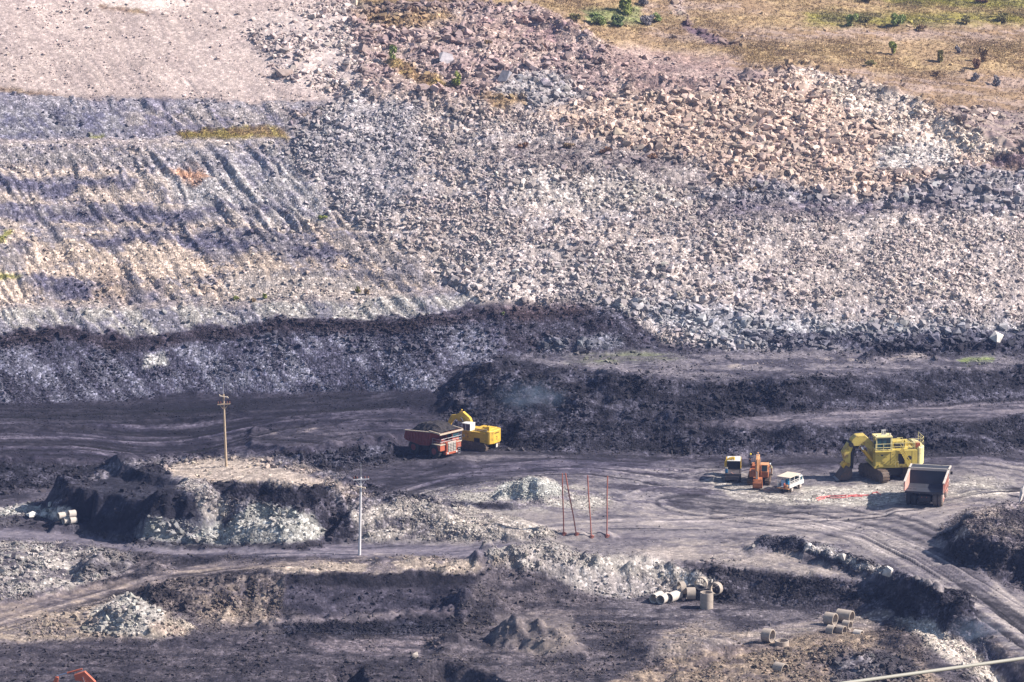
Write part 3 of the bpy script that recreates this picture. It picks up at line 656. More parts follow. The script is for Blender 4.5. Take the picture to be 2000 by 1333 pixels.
def attr_mat(name, cell=2.2, bumpd=.10, rough=.95, pebble=True, spec=.15, var=.25):
    m = bpy.data.materials.new(name); m.use_nodes = True
    nt = m.node_tree; b = nt.nodes['Principled BSDF']; b.inputs['Roughness'].default_value = rough; b.inputs['Specular IOR Level'].default_value = spec
    at_ = nt.nodes.new('ShaderNodeAttribute'); at_.attribute_name = 'Col'
    ge = nt.nodes.new('ShaderNodeNewGeometry')
    nz = nt.nodes.new('ShaderNodeTexNoise'); nz.inputs['Scale'].default_value = cell * .9; nz.inputs['Detail'].default_value = 7; nz.inputs['Roughness'].default_value = .7
    nt.links.new(ge.outputs['Position'], nz.inputs['Vector'])
    mr = nt.nodes.new('ShaderNodeMapRange'); mr.inputs['From Min'].default_value = .25; mr.inputs['From Max'].default_value = .75
    mr.inputs['To Min'].default_value = 1 - var; mr.inputs['To Max'].default_value = 1 + var
    nt.links.new(nz.outputs['Fac'], mr.inputs['Value'])
    s1 = nt.nodes.new('ShaderNodeVectorMath'); s1.operation = 'SCALE'
    nt.links.new(at_.outputs['Color'], s1.inputs[0]); nt.links.new(mr.outputs[0], s1.inputs['Scale'])
    out = s1.outputs[0]
    h = nz.outputs['Fac']
    if pebble:
        rg = nt.nodes.new('ShaderNodeAttribute'); rg.attribute_name = 'Peb'
        vo = nt.nodes.new('ShaderNodeTexVoronoi'); vo.inputs['Scale'].default_value = cell
        nt.links.new(ge.outputs['Position'], vo.inputs['Vector'])
        sc = nt.nodes.new('ShaderNodeSeparateColor'); nt.links.new(vo.outputs['Color'], sc.inputs[0])
        m2 = nt.nodes.new('ShaderNodeMapRange'); m2.inputs['To Min'].default_value = .6; m2.inputs['To Max'].default_value = 2.3
        pw = nt.nodes.new('ShaderNodeMath'); pw.operation = 'POWER'; pw.inputs[1].default_value = 3.0
        nt.links.new(sc.outputs[0], pw.inputs[0]); nt.links.new(pw.outputs[0], m2.inputs['Value'])
        mf = nt.nodes.new('ShaderNodeMix'); mf.data_type = 'FLOAT'; mf.inputs[2].default_value = 1.0
        nt.links.new(rg.outputs['Fac'], mf.inputs[0]); nt.links.new(m2.outputs[0], mf.inputs[3])
        s2 = nt.nodes.new('ShaderNodeVectorMath'); s2.operation = 'SCALE'
        nt.links.new(out, s2.inputs[0]); nt.links.new(mf.outputs[0], s2.inputs['Scale']); out = s2.outputs[0]
        inv = nt.nodes.new('ShaderNodeMath'); inv.operation = 'MULTIPLY_ADD'; inv.inputs[1].default_value = -1.3
        nt.links.new(vo.outputs['Distance'], inv.inputs[0]); nt.links.new(nz.outputs['Fac'], inv.inputs[2])
        mh = nt.nodes.new('ShaderNodeMath'); mh.operation = 'MULTIPLY'
        nt.links.new(inv.outputs[0], mh.inputs[0]); nt.links.new(rg.outputs['Fac'], mh.inputs[1]); h = mh.outputs[0]
    bp = nt.nodes.new('ShaderNodeBump'); bp.inputs['Strength'].default_value = .9; bp.inputs['Distance'].default_value = bumpd
    nt.links.new(h, bp.inputs['Height']); nt.links.new(bp.outputs[0], b.inputs['Normal'])
    nt.links.new(out, b.inputs['Base Color'])
    return m

def np_mesh(name, verts, faces, col=None, extra=None, smooth=False):
    """mesh from arrays; faces is (n, k)"""
    me = bpy.data.meshes.new(name)
    n, k = faces.shape
    me.vertices.add(len(verts)); me.vertices.foreach_set('co', np.ascontiguousarray(verts, np.float32).ravel())
    me.loops.add(n * k); me.loops.foreach_set('vertex_index', np.ascontiguousarray(faces, np.int32).ravel())
    me.polygons.add(n); me.polygons.foreach_set('loop_start', np.arange(0, n * k, k, dtype=np.int32))
    me.polygons.foreach_set('loop_total', np.full(n, k, np.int32))
    me.polygons.foreach_set('use_smooth', np.full(n, smooth, bool))
    if col is not None:
        a = me.color_attributes.new('Col', 'FLOAT_COLOR', 'POINT')
        a.data.foreach_set('color', np.concatenate([col, np.ones((len(col), 1), np.float32)], 1).astype(np.float32).ravel())
    for kx, v in (extra or {}).items():
        a = me.attributes.new(kx, 'FLOAT', 'POINT'); a.data.foreach_set('value', np.ascontiguousarray(v, np.float32).ravel())
    me.update(calc_edges=True)
    return me

def ground_z(x, y):
    j = np.clip(np.searchsorted(XG, x) - 1, 0, NX - 2); i = np.clip(np.searchsorted(YG, y) - 1, 0, NY - 2)
    fx = (x - XG[j]) / (XG[j+1] - XG[j]); fy = (y - YG[i]) / (YG[i+1] - YG[i])
    return (Z[i, j] * (1 - fx) + Z[i, j+1] * fx) * (1 - fy) + (Z[i+1, j] * (1 - fx) + Z[i+1, j+1] * fx) * fy

def at(u, v):
    """point of the finished ground that is seen at pixel (u, v)"""
    t = tanv(v); d = dyv(v)
    ys = np.arange(395, 745, .2); xs = ys * (u - 1000) / d
    hit = np.nonzero(HC - ys * t <= ground_z(xs, ys))[0]
    y = ys[hit[0]] if len(hit) else 740
    x = y * (u - 1000) / d
    return Vector((x, y, float(ground_z(np.array(x), np.array(y)))))

def level(p, rx, ry=None, f=1.5):
    """press the ground flat under a heavy thing"""
    ry = ry or rx
    W = window([p[0]], [p[1]], max(rx, ry) * f + 1)
    d = np.maximum(np.abs(GX[W] - p[0]) / rx, np.abs(GY[W] - p[1]) / ry)
    w = sstep(f, 1.0, d)
    Z[W] = Z[W] * (1 - w) + p[2] * w

SPOT = {}
for nm, u, v, rx, ry in (('yellow_shovel',1746,931,5.0,4.0),('right_truck',1810,980,4.5,6.0),('left_truck',845,886,4.5,4.5),('yellow_digger',930,876,4.5,4.5),('orange_digger',1480,946,2.4,3.6),
                 ('crane_truck',1433,941,2.0,3.0),('pickup',1544,957,2.3,2.6),('rings',1335,1184,5.5,1.8),('rings2',1636,1233,3.0,2.2),('rings3',1512,1258,2.4,1.2),('rings4',142,1026,2.2,1.0),('low_digger',212,1394,3,3)):
    p = at(u, v); SPOT[nm] = p
    level(p, rx, ry)

# ------------------------------------------------------------------ the ground sheet
idx = np.arange(NX * NY).reshape(NY, NX)
gf = np.stack([idx[:-1, :-1], idx[:-1, 1:], idx[1:, 1:], idx[1:, :-1]], -1).reshape(-1, 4)
gme = np_mesh('ground', np.stack([GX, GY, Z], -1).reshape(-1, 3), gf, COL.reshape(-1, 3), {'Peb': S['peb']}, smooth=True)
M_ground = attr_mat('pit_ground', 2.8, .11)
gme.materials.append(M_ground)
tag(link(bpy.data.objects.new('ground', gme)), kind='structure')

# ------------------------------------------------------------------ loose rock
def hull(seed, n=13):
    r = random.Random(seed); bm = bmesh.new()
    for _ in range(n):
        v = Vector((r.uniform(-1, 1), r.uniform(-1, 1), r.uniform(-1, 1)))
        m = max(abs(c) for c in v); v = v / m * r.uniform(.75, 1) if m > .2 else Vector((1, 0, 0))
        if v.length > 1.25: v *= 1.25 / v.length
        bm.verts.new(v)
    res = bmesh.ops.convex_hull(bm, input=bm.verts)
    bmesh.ops.delete(bm, geom=[e for e in res['geom_interior'] if isinstance(e, bmesh.types.BMVert)], context='VERTS')
    bmesh.ops.triangulate(bm, faces=bm.faces)
    bm.verts.ensure_lookup_table(); bm.verts.index_update()
    V = np.array([v.co[:] for v in bm.verts], np.float32); F = np.array([[v.index for v in f.verts] for f in bm.faces], np.int32)
    bm.free(); return V, F
PROTO = [hull(100 + i, 9 + i % 5) for i in range(14)]

core = (slice(12, NY - 10), slice(12, NX - 12))
inframe = (PU[core] > -120) & (PU[core] < 2120) & (PV[core] > -40) & (PV[core] < 1400)
wgt = np.where(inframe, S['rock'][core], 0)
patch = sstep(-.45, .5, fbm(GX[core] * .22, (GY[core] + Z[core]) * .22, 4, 6))
wgt = np.clip(wgt, 0, 2) * (.12 + 1.1 * patch)
S['size'][core] *= (.8 + .5 * sstep(-.4, .5, fbm(GX[core] * .12, (GY[core] + Z[core]) * .12, 4, 2)))
wgt = wgt / np.maximum(S['size'][core], .08) ** 1.3          # smaller stones lie denser
slopef = np.gradient(Z[core], axis=0) / .25
wgt = wgt * np.sqrt(1 + np.clip(slopef, -2, 2) ** 2)
cdf = np.cumsum(wgt.ravel()); NR = 330000
pick = np.searchsorted(cdf, rng.random(NR) * cdf[-1])
pi, pj = np.unravel_index(pick, wgt.shape)
rx = GX[core][pi, pj] + rng.uniform(-.12, .12, NR); ry = GY[core][pi, pj] + rng.uniform(-.12, .12, NR)
rz = ground_z(rx, ry)
smin = S['size'][core][pi, pj]
rs = smin * .50 * np.minimum((1 - rng.random(NR)) ** (-1 / 2.0), 6.0)     # radius
rs = np.minimum(rs, np.where(S['road'][core][pi, pj] > .25, .16, 1.35))
gcol = COL[core][pi, pj]
acol = np.stack([S['a' + c][core][pi, pj] for c in 'rgb'], -1)
alum = acol.mean(-1, keepdims=True)
acol = acol * (.60 + .40 * sstep(.06, .24, alum))
rcol = (.4 * gcol + .6 * acol) * np.exp(.02 + .22 * rng.standard_normal((NR, 1))).clip(.45, 2.2) * (1 + .018 * rng.standard_normal((NR, 3)))
# keep clear of machines and pipes
clear = np.zeros(NR, bool)
for p in SPOT.values():
    clear |= (np.hypot(rx - p[0], ry - p[1]) < 5.0) & (rs > .12)
rx, ry, rz, rs, rcol = (a[~clear] for a in (rx, ry, rz, rs, rcol))
ru_, rv_ = project(rx, ry, rz)
NR = len(rx)
ang = rng.uniform(0, 2 * math.pi, NR); tl = rng.normal(0, .45, NR); ta = rng.uniform(0, 2 * math.pi, NR)
shape = np.stack([rng.uniform(.85, 1.3, NR), rng.uniform(.65, 1.0, NR), rng.uniform(.42, .85, NR)], -1) * rs[:, None]
kind = rng.integers(0, len(PROTO), NR)

def rotmats(ang, tl, ta):
    c, s = np.cos(ang), np.sin(ang); o = np.ones_like(c); z = np.zeros_like(c)
    Rz = np.stack([c, -s, z, s, c, z, z, z, o], -1).reshape(-1, 3, 3)
    kx, ky = np.cos(ta), np.sin(ta); ct, st = np.cos(tl), np.sin(tl); vt = 1 - ct
    Rt = np.stack([ct + kx*kx*vt, kx*ky*vt, ky*st, kx*ky*vt, ct + ky*ky*vt, -kx*st, -ky*st, kx*st, ct], -1).reshape(-1, 3, 3)
    return Rt @ Rz
RM = rotmats(ang, tl, ta)

# the biggest in view become boulders of their own
onscreen = (ru_ > 5) & (ru_ < 1995) & (rv_ > 5) & (rv_ < 1325)
appar = rs / np.hypot(ry, HC - rz) * onscreen
order = np.argsort(-appar)
own = np.zeros(NR, bool); own[order[:290]] = True

def rock_stuff(name, sel):
    vs, fs, cs = [], [], []; off = 0
    for k, (PVx, PF) in enumerate(PROTO):
        ii = np.nonzero(sel & (kind == k))[0]
        if not len(ii): continue
        v = np.einsum('nij,nvj->nvi', RM[ii], PVx[None] * shape[ii][:, None, :])
        v += np.stack([rx[ii], ry[ii], rz[ii] + shape[ii][:, 2] * .35], -1)[:, None, :]
        n, m = len(ii), len(PVx)
        vs.append(v.reshape(-1, 3)); cs.append(np.repeat(rcol[ii], m, 0))
        fs.append((PF[None] + (np.arange(n) * m)[:, None, None] + off).reshape(-1, 3)); off += n * m
    me = np_mesh(name, np.concatenate(vs), np.concatenate(fs), np.clip(np.concatenate(cs), .012, .8).astype(np.float32))
    me.materials.append(M_rock)
    o = link(bpy.data.objects.new(name, me)); return tag(o, kind='stuff')
M_rock = attr_mat('broken_rock', 3.0, .05, pebble=False, var=.2)
slide_m = (rv_ < 690) & (ru_ > 540)
tag(rock_stuff('rock_rubble', ~own & slide_m), 'loose pale grey and tan broken rock covering the big slide', 'rubble')
tag(rock_stuff('wall_scree', ~own & ~slide_m & (rv_ < 790)), 'small loose stones and scree scattered over the pit wall and coal face', 'scree')
tag(rock_stuff('floor_rubble', ~own & ~slide_m & (rv_ >= 790)), 'coal lumps and pale broken stone lying about the pit floor and its heaps', 'rubble')

def boulder_class(u, v, c):
    lum = float(c.mean())
    if v < 690 and u > 540:
        if v < 200 and u < 1260: return ('reddish brown angular boulder in the broken ground below the grass' if c[0] > 1.18 * c[2] else 'grey angular boulder in the broken ground below the grass', 'boulders below the grass')
        tone = 'tan' if c[0] > 1.25 * c[2] else ('dark' if lum < .24 else 'pale grey')
        place = 'upper' if v < 330 else ('middle' if v < 520 else 'lower')
        return (f'{tone} angular boulder lying in the {place} part of the rock slide', f'{tone} boulders in the {place} rock slide')
    if v < 200: return ('brown boulder resting on the smooth pale dump slope', 'boulders on the pale dump slope')
    if v < 790: return ('lump of rock on the wall left of the rock slide', 'rocks on the pit wall')
    tone = 'pale' if lum > .2 else ('brown' if lum > .1 else 'black')
    if v < 900: place = 'coal banks behind the machines'
    elif u > 1780 and v < 1160: place = 'heap at the right edge'
    elif v < 1066: place = 'mound and heaps beyond the haul road'
    elif u < 560: place = 'foreground heaps left of the cut'
    elif u > 1180: place = 'foreground bank by the concrete rings'
    else: place = 'foreground cut'
    return (f'{tone} rock lump on the {place}', f'{tone} rock lumps on the {place}')

bmesh_cache = []
for k, (PVx, PF) in enumerate(PROTO):
    me = np_mesh('boulder', PVx, PF); bmesh_cache.append(me)
M_boulder = mat('boulder_rock', (1, 1, 1), .95, spec=.15, var=.28, scale=1.6, bump=.4)
_nt = M_boulder.node_tree; _oi = _nt.nodes.new('ShaderNodeObjectInfo'); _sc = [n_ for n_ in _nt.nodes if n_.type == 'VECT_MATH'][0]
_nt.links.new(_oi.outputs['Color'], _sc.inputs[0])       # each boulder carries its own rock colour
for q, i in enumerate(order[:290]):
    me = bmesh_cache[kind[i]].copy() if False else bmesh_cache[kind[i]]
    o = bpy.data.objects.new('boulder', me)
    if not me.materials: me.materials.append(M_boulder)
    link(o); o.color = (*[float(x) for x in rcol[i].clip(.012, .75)], 1)
    o.matrix_world = Matrix.Translation((rx[i], ry[i], rz[i] + shape[i][2] * .3)) @ Matrix(RM[i].tolist()).to_4x4() @ Matrix.Diagonal((*shape[i].tolist(), 1))
    lb, gp = boulder_class(ru_[i], rv_[i], rcol[i])
    tag(o, lb, 'boulder', gp)

def lone_boulder(u, v, s, c, label, rot=.3, k=3, sink=.3):
    p = at(u, v)
    o = bpy.data.objects.new('boulder', bmesh_cache[k]); link(o)
    o.color = (*c, 1)
    o.location = p + Vector((0, 0, s[2] * sink)); o.scale = s; o.rotation_euler = (rot * .6, rot * .4, rot * 3)
    return tag(o, label, 'boulder')
lone_boulder(556,146,(1.5,1.1,.95),(.36,.29,.26),'largest brown boulder alone on the smooth pale dump slope',.2,2)
lone_boulder(573,136,(.8,.6,.6),(.36,.31,.28),'smaller boulder just behind the largest one on the pale dump slope',.5,5)
lone_boulder(1945,664,(1.5,1.0,1.1),(.52,.49,.46),'big white block at the dark foot of the rock slide, far right',.4,6)
lone_boulder(985,160,(1.7,1.0,1.5),(.27,.26,.285),'tall rock slab, blue grey with painted shade, standing in the broken ground under the shrubs',.35,5)  # cool grey of both slabs stands in for a shadowed rock face
lone_boulder(1012,158,(1.1,.8,1.2),(.30,.29,.31),'narrower grey slab just right of the tall blue grey one',.6,11)
lone_boulder(870,120,(1.5,1.0,1.2),(.33,.31,.33),'grey squared block beside the small bright tree in the broken ground',.1,9)
lone_boulder(1736,1122,(.95,.7,.7),(.5,.47,.44),'biggest white rock on the dark berm beside the haul road',.3,4)
lone_boulder(1643,1093,(.9,.6,.55),(.5,.47,.44),'white rock half way along the dark berm beside the haul road',.6,7)
lone_boulder(1480,293,(1.6,1.0,.7),(.46,.38,.33),'flat tan slab in the middle of the tan upper slide',.2,10)
lone_boulder(806,1285,(.7,.55,.75),(.42,.37,.33),'upright pale stone alone on the dark foreground floor',.1,11)
lone_boulder(1992,982,(.5,.25,1.5),(.72,.67,.62),'jagged white slab sticking up from the right hand heap',.25,12,.5)
lone_boulder(1999,974,(.45,.3,1.6),(.72,.67,.62),'taller white slab behind the jagged one on the right hand heap',.12,13,.6)

# ------------------------------------------------------------------ grass and shrubs
gw = np.where(inframe, S['grass'][core], 0) * (.3 + .9 * sstep(-.4, .6, fbm(GX[core] * .12, GY[core] * .10, 4, 3)))
gcdf = np.cumsum(gw.ravel()); NG = 90000
gp_ = np.searchsorted(gcdf, rng.random(NG) * gcdf[-1]); gi, gj = np.unravel_index(gp_, gw.shape)
tx = GX[core][gi, gj] + rng.uniform(-.12, .12, NG); ty = GY[core][gi, gj] + rng.uniform(-.12, .12, NG); tz = ground_z(tx, ty)
tcol = COL[core][gi, gj] * (1.0 + .13 * rng.standard_normal((NG, 1))).clip(.6, 1.5)
NB = 4
bx = np.repeat(np.stack([tx, ty, tz - .03], -1), NB, 0); bc = np.repeat(tcol, NB, 0)
n = len(bx); a = rng.uniform(0, 2 * math.pi, n); hgt = rng.uniform(.08, .30, n) * np.repeat(.6 + .8 * rng.random(NG), NB); wd = rng.uniform(.03, .08, n)
bx = bx + np.stack([rng.normal(0, .14, n), rng.normal(0, .14, n), np.zeros(n)], -1)
dv = np.stack([np.cos(a), np.sin(a), np.zeros(n)], -1); lean = np.stack([rng.normal(0, .25, n), rng.normal(0, .25, n), np.ones(n)], -1) * hgt[:, None]
gv_ = np.stack([bx - dv * wd[:, None], bx + dv * wd[:, None], bx + lean], 1).reshape(-1, 3)
gme2 = np_mesh('grass', gv_, np.arange(3 * n, dtype=np.int32).reshape(-1, 3), np.repeat(bc, 3, 0).astype(np.float32))
M_grass = attr_mat('dry_grass', 3.0, .02, pebble=False, var=.1)
gme2.materials.append(M_grass)
tag(link(bpy.data.objects.new('grass', gme2)), 'dry yellow brown grass on the upper slope and the ledges', 'grass', kind='stuff')

def leaf_mat(name, c1, c2):
    m = bpy.data.materials.new(name); m.use_nodes = True; nt = m.node_tree; b = nt.nodes['Principled BSDF']
    ge = nt.nodes.new('ShaderNodeNewGeometry'); cr = nt.nodes.new('ShaderNodeMix'); cr.data_type = 'RGBA'
    cr.inputs[6].default_value = (*c1, 1); cr.inputs[7].default_value = (*c2, 1)
    nt.links.new(ge.outputs['Random Per Island'], cr.inputs[0]); nt.links.new(cr.outputs[2], b.inputs['Base Color'])
    b.inputs['Roughness'].default_value = .8; b.inputs['Specular IOR Level'].default_value = .2
    return m
M_leaf = {'green': leaf_mat('green_leaf', (.20,.28,.11), (.32,.35,.13)), 'lime': leaf_mat('lime_leaf', (.33,.36,.11), (.26,.29,.09)), 'olive': leaf_mat('olive_leaf', (.29,.25,.11), (.21,.20,.09)),
          'dry': leaf_mat('dry_leaf', (.36,.27,.16), (.28,.20,.13)), 'russet': leaf_mat('russet_leaf', (.32,.20,.13), (.23,.14,.10)), 'blue': leaf_mat('blue_grey_leaf', (.28,.26,.27), (.21,.20,.22)), 'deep': leaf_mat('deep_leaf', (.13,.19,.09), (.22,.26,.11))}
M_stem = mat('stem_bark', (.13,.10,.08), .9, var=.3)

def shrub(u, v, w, h, mk, label, name='shrub', cat='shrub', n=None, lean=.1, trunk=.05):
    p = at(u, v); r = random.Random(int(u * 7 + v))
    n = n or int(260 + 170 * w * h)
    root = link(bpy.data.objects.new(name, None)); root.location = p; tag(root, label, cat)
    vs = []; lobes = [(r.uniform(-.6, .6) * w * .5, r.uniform(-.5, .5) * w * .5, h * r.uniform(trunk + .1, .85), r.uniform(.24, .5)) for _ in range(7)]
    for i in range(n):
        lx, ly, lz, lr = lobes[i % 7]
        d = Vector((r.gauss(0, 1), r.gauss(0, 1), r.gauss(0, .9))).normalized() * r.random() ** .4
        c = Vector((lx + d.x * lr * w * .5 + lean * lz, ly + d.y * lr * w * .5, max(.05, lz + d.z * lr * h * .6)))
        s = r.uniform(.08, .17) * (1 + .15 * h)
        e = Euler((r.uniform(0, 6.3), r.uniform(0, 6.3), r.uniform(0, 6.3))).to_matrix()
        vs += [c + e @ Vector(q) for q in ((-s, 0, 0), (0, -s * .55, 0), (s * 1.2, 0, 0), (0, s * .55, 0))]
    V = np.array([q[:] for q in vs], np.float32)
    me = np_mesh('foliage', V, np.arange(len(V), dtype=np.int32).reshape(-1, 4)); me.materials.append(M_leaf[mk])
    o = link(bpy.data.objects.new('foliage', me)); o.parent = root
    mb = MB()
    for lx, ly, lz, lr in lobes:
        mb.cyl((0, 0, -.15), (lx * .4 + lean * lz * .5, ly * .4, lz * .55), .05, .035, 5)
        mb.cyl((lx * .4 + lean * lz * .5, ly * .4, lz * .55), (lx + lean * lz, ly, lz), .035, .012, 5)
    mb.build('stem', M_stem, root)
    return root

# ------------------------------------------------------------------ mesh builder for made things
class MB:
    def __init__(s): s.v = []; s.f = []
    def add(s, V, F):
        o = len(s.v); s.v += [tuple(q) for q in V]; s.f += [tuple(i + o for i in f) for f in F]; return s
    def box(s, c, d, rot=(0, 0, 0), top=(1, 1)):
        E = Euler(rot).to_matrix(); c = Vector(c); V = []
        for z in (-1, 1):
            for x, y in ((-1, -1), (1, -1), (1, 1), (-1, 1)):
                t = top if z > 0 else (1, 1)
                V.append(c + E @ Vector((x * d[0] / 2 * t[0], y * d[1] / 2 * t[1], z * d[2] / 2)))
        return s.add(V, [(0, 3, 2, 1), (4, 5, 6, 7), (0, 1, 5, 4), (1, 2, 6, 5), (2, 3, 7, 6), (3, 0, 4, 7)])
    def prism(s, pts, y0, y1, sk=0.0):
        """profile in x, z pushed from y0 to y1"""
        n = len(pts)
        V = [(x, y0, z) for x, z in pts] + [(x + sk, y1, z) for x, z in pts]
        F = [tuple(range(n))[::-1] if y1 < y0 else tuple(range(n)), tuple(range(n, 2 * n)) if y1 < y0 else tuple(range(n, 2 * n))[::-1]]
        F += [(i, i + n, (i + 1) % n + n, (i + 1) % n) for i in range(n)]
        return s.add(V, F)
    def plan(s, pts, z0, z1):
        """outline in x, y raised from z0 to z1"""
        n = len(pts)
        V = [(x, y, z0) for x, y in pts] + [(x, y, z1) for x, y in pts]
        return s.add(V, [tuple(range(n))[::-1], tuple(range(n, 2 * n))] + [(i, (i + 1) % n, (i + 1) % n + n, i + n) for i in range(n)])
    def cyl(s, a, b, r0, r1=None, n=12):
        a = Vector(a); b = Vector(b); r1 = r0 if r1 is None else r1
        q = (b - a).to_track_quat('Z', 'Y').to_matrix()
        V = [a + q @ Vector((r0 * math.cos(t), r0 * math.sin(t), 0)) for t in [2 * math.pi * i / n for i in range(n)]]
        V += [b + q @ Vector((r1 * math.cos(t), r1 * math.sin(t), 0)) for t in [2 * math.pi * i / n for i in range(n)]]
        return s.add(V, [tuple(range(n))[::-1], tuple(range(n, 2 * n))] + [(i, (i + 1) % n, (i + 1) % n + n, i + n) for i in range(n)])
    def tube(s, pts, r, n=6):
        pts = [Vector(p) for p in pts]; V = []; F = []
        for i, p in enumerate(pts):
            d = (pts[min(i + 1, len(pts) - 1)] - pts[max(i - 1, 0)]).normalized(); q = d.to_track_quat('Z', 'Y').to_matrix()
            V += [p + q @ Vector((r * math.cos(t), r * math.sin(t), 0)) for t in [2 * math.pi * k / n for k in range(n)]]
        for i in range(len(pts) - 1):
            F += [(i * n + k, i * n + (k + 1) % n, (i + 1) * n + (k + 1) % n, (i + 1) * n + k) for k in range(n)]
        F += [tuple(range(n))[::-1], tuple(range((len(pts) - 1) * n, len(pts) * n))]
        return s.add(V, F)
    def pipe(s, a, b, ro, ri, n=28, k=5, wob=0.0):
        a = Vector(a); b = Vector(b); q = (b - a).to_track_quat('Z', 'Y').to_matrix(); V = []; F = []
        prof = [(0, ro), (.5, ro), (1, ro), (1, ri), (.5, ri), (0, ri)]
        for t, r in prof:
            for i in range(n):
                an = 2 * math.pi * i / n; w = wob * math.sin(an * 3 + 1) * (1 if t in (0, 1) else 0)
                V.append(a.lerp(b, t + w) + q @ Vector((r * math.cos(an), r * math.sin(an), 0)))
        m = len(prof)
        for j in range(m):
            F += [(j * n + i, j * n + (i + 1) % n, ((j + 1) % m) * n + (i + 1) % n, ((j + 1) % m) * n + i) for i in range(n)]
        return s.add(V, F)
    def build(s, name, m, parent=None, bevel=0.0, smooth=False):
        me = bpy.data.meshes.new(name); me.from_pydata(s.v, [], s.f); me.update()
        bm = bmesh.new(); bm.from_mesh(me); bmesh.ops.recalc_face_normals(bm, faces=bm.faces)
        if bevel:
            es = [e for e in bm.edges if len(e.link_faces) == 2 and e.calc_face_angle(0) > .5]
            bmesh.ops.bevel(bm, geom=es, offset=bevel, segments=1, affect='EDGES', clamp_overlap=True)
        bm.to_mesh(me); bm.free()
        if smooth:
            me.polygons.foreach_set('use_smooth', [True] * len(me.polygons))
            try: me.set_sharp_from_angle(angle=rad(40))
            except Exception: pass
        me.materials.append(m)
        o = link(bpy.data.objects.new(name, me))
        if parent: o.parent = parent
        return o

def thing(name, p, rz, label, cat, group=None, scale=1.0):
    o = link(bpy.data.objects.new(name, None)); o.location = p; o.rotation_euler = (0, 0, rz); o.scale = (scale,) * 3
    return tag(o, label, cat, group)

M_yel = mat('faded_yellow_paint', (.48,.375,.085), .5, var=.12, scale=.7, dirt=(.20,.13,.06), dirt_amt=.3)
M_yel_pale = mat('pale_yellow_paint', (.66,.58,.28), .5, var=.10, scale=.8, dirt=(.4,.36,.22), dirt_amt=.35)  # paler yellow for the counterweight, cab and rails
M_yel_b = mat('bright_yellow_paint', (.60,.38,.05), .5, var=.16, scale=.8, dirt=(.22,.13,.05), dirt_amt=.3)
M_org = mat('orange_paint', (.38,.13,.055), .5, var=.16, scale=1.1, dirt=(.18,.08,.04), dirt_amt=.35)
M_org_l = mat('worn_orange_paint', (.56,.30,.15), .5, var=.16, scale=1.1, dirt=(.5,.2,.08), dirt_amt=.4)
M_red = mat('shaded_red_paint', (.21,.05,.043), .55, var=.16, scale=.8, dirt=(.13,.05,.04), dirt_amt=.25)  # red darkened so the shade on the truck body sits in the paint
M_redo = mat('orange_red_paint', (.40,.105,.055), .5, var=.12, scale=.8, dirt=(.25,.07,.04), dirt_amt=.15)
M_pinkd = mat('dusty_red_paint', (.50,.25,.20), .7, var=.14, scale=.8, dirt=(.42,.33,.29), dirt_amt=.5)
M_dustw = mat('dusty_steel', (.50,.45,.40), .8, var=.15, scale=.8, dirt=(.3,.25,.22), dirt_amt=.3)
M_black = mat('black_steel', (.022,.021,.024), .6, var=.2)
M_trk = mat('muddy_track_steel', (.10,.072,.055), .75, var=.35, scale=2.5, bump=.4, dirt=(.2,.13,.09), dirt_amt=.3)
M_tyre = mat('tyre_rubber', (.035,.034,.037), .9, var=.25, bump=.4)
M_tyre_d = mat('pale_tyre_rubber', (.16,.13,.115), .95, var=.25, bump=.4)
M_glass = mat('cab_glass', (.03,.075,.095), .12, spec=.8, var=.1)
M_white = mat('white_paint', (.60,.585,.56), .5, var=.06, dirt=(.5,.46,.41), dirt_amt=.2)
M_cream = mat('cream_canopy_paint', (.58,.50,.40), .6, var=.06)
M_chrome = mat('polished_rod', (.62,.66,.75), .2, metal=.9, var=.05)
M_steel = mat('grey_steel', (.33,.33,.35), .5, metal=.3, var=.15)
M_grille = mat('pale_grille', (.45,.41,.36), .5, var=.2, scale=5)
M_blue = mat('blue_plastic', (.03,.19,.36), .5, var=.1)
M_bluep = mat('pale_blue_drum', (.30,.42,.58), .5, var=.15)
M_coal = mat('coal_load', (.03,.026,.028), .95, var=.5, scale=4, bump=1.0)
M_conc = mat('weathered_concrete', (.34,.29,.245), .9, var=.22, scale=1.5, bump=.3, dirt=(.24,.19,.17), dirt_amt=.25)
M_concw = mat('pale_concrete', (.48,.435,.39), .9, var=.10, scale=1.5, bump=.2, dirt=(.4,.34,.3), dirt_amt=.1)
M_wood = mat('weathered_timber', (.40,.31,.22), .9, var=.2, scale=3, bump=.3)
M_pole = mat('pale_concrete_pole', (.56,.55,.56), .8, var=.08, scale=2)
M_rust = mat('red_brown_pipe', (.30,.11,.085), .7, var=.2, scale=3)
M_insul = mat('brown_porcelain', (.16,.06,.045), .3, var=.1)
M_hose = mat('red_hose_rubber', (.52,.10,.10), .6, var=.12)
M_wire = mat('weathered_cable', (.25,.245,.215), .6, var=.08, scale=.5)
M_ink = mat('black_lettering', (.03,.028,.025), .7, var=.05)

def text(s, size, m, parent, loc, rot, name='lettering', ext=.012):
    c = bpy.data.curves.new(name, 'FONT'); c.body = s; c.size = size; c.align_x = 'CENTER'; c.align_y = 'CENTER'; c.extrude = ext
    c.materials.append(m); o = link(bpy.data.objects.new(name, c))
    me = bpy.data.meshes.new_from_object(o); bpy.data.objects.remove(o)
    o = link(bpy.data.objects.new(name, me)); o.parent = parent; o.location = loc; o.rotation_euler = rot
    return o

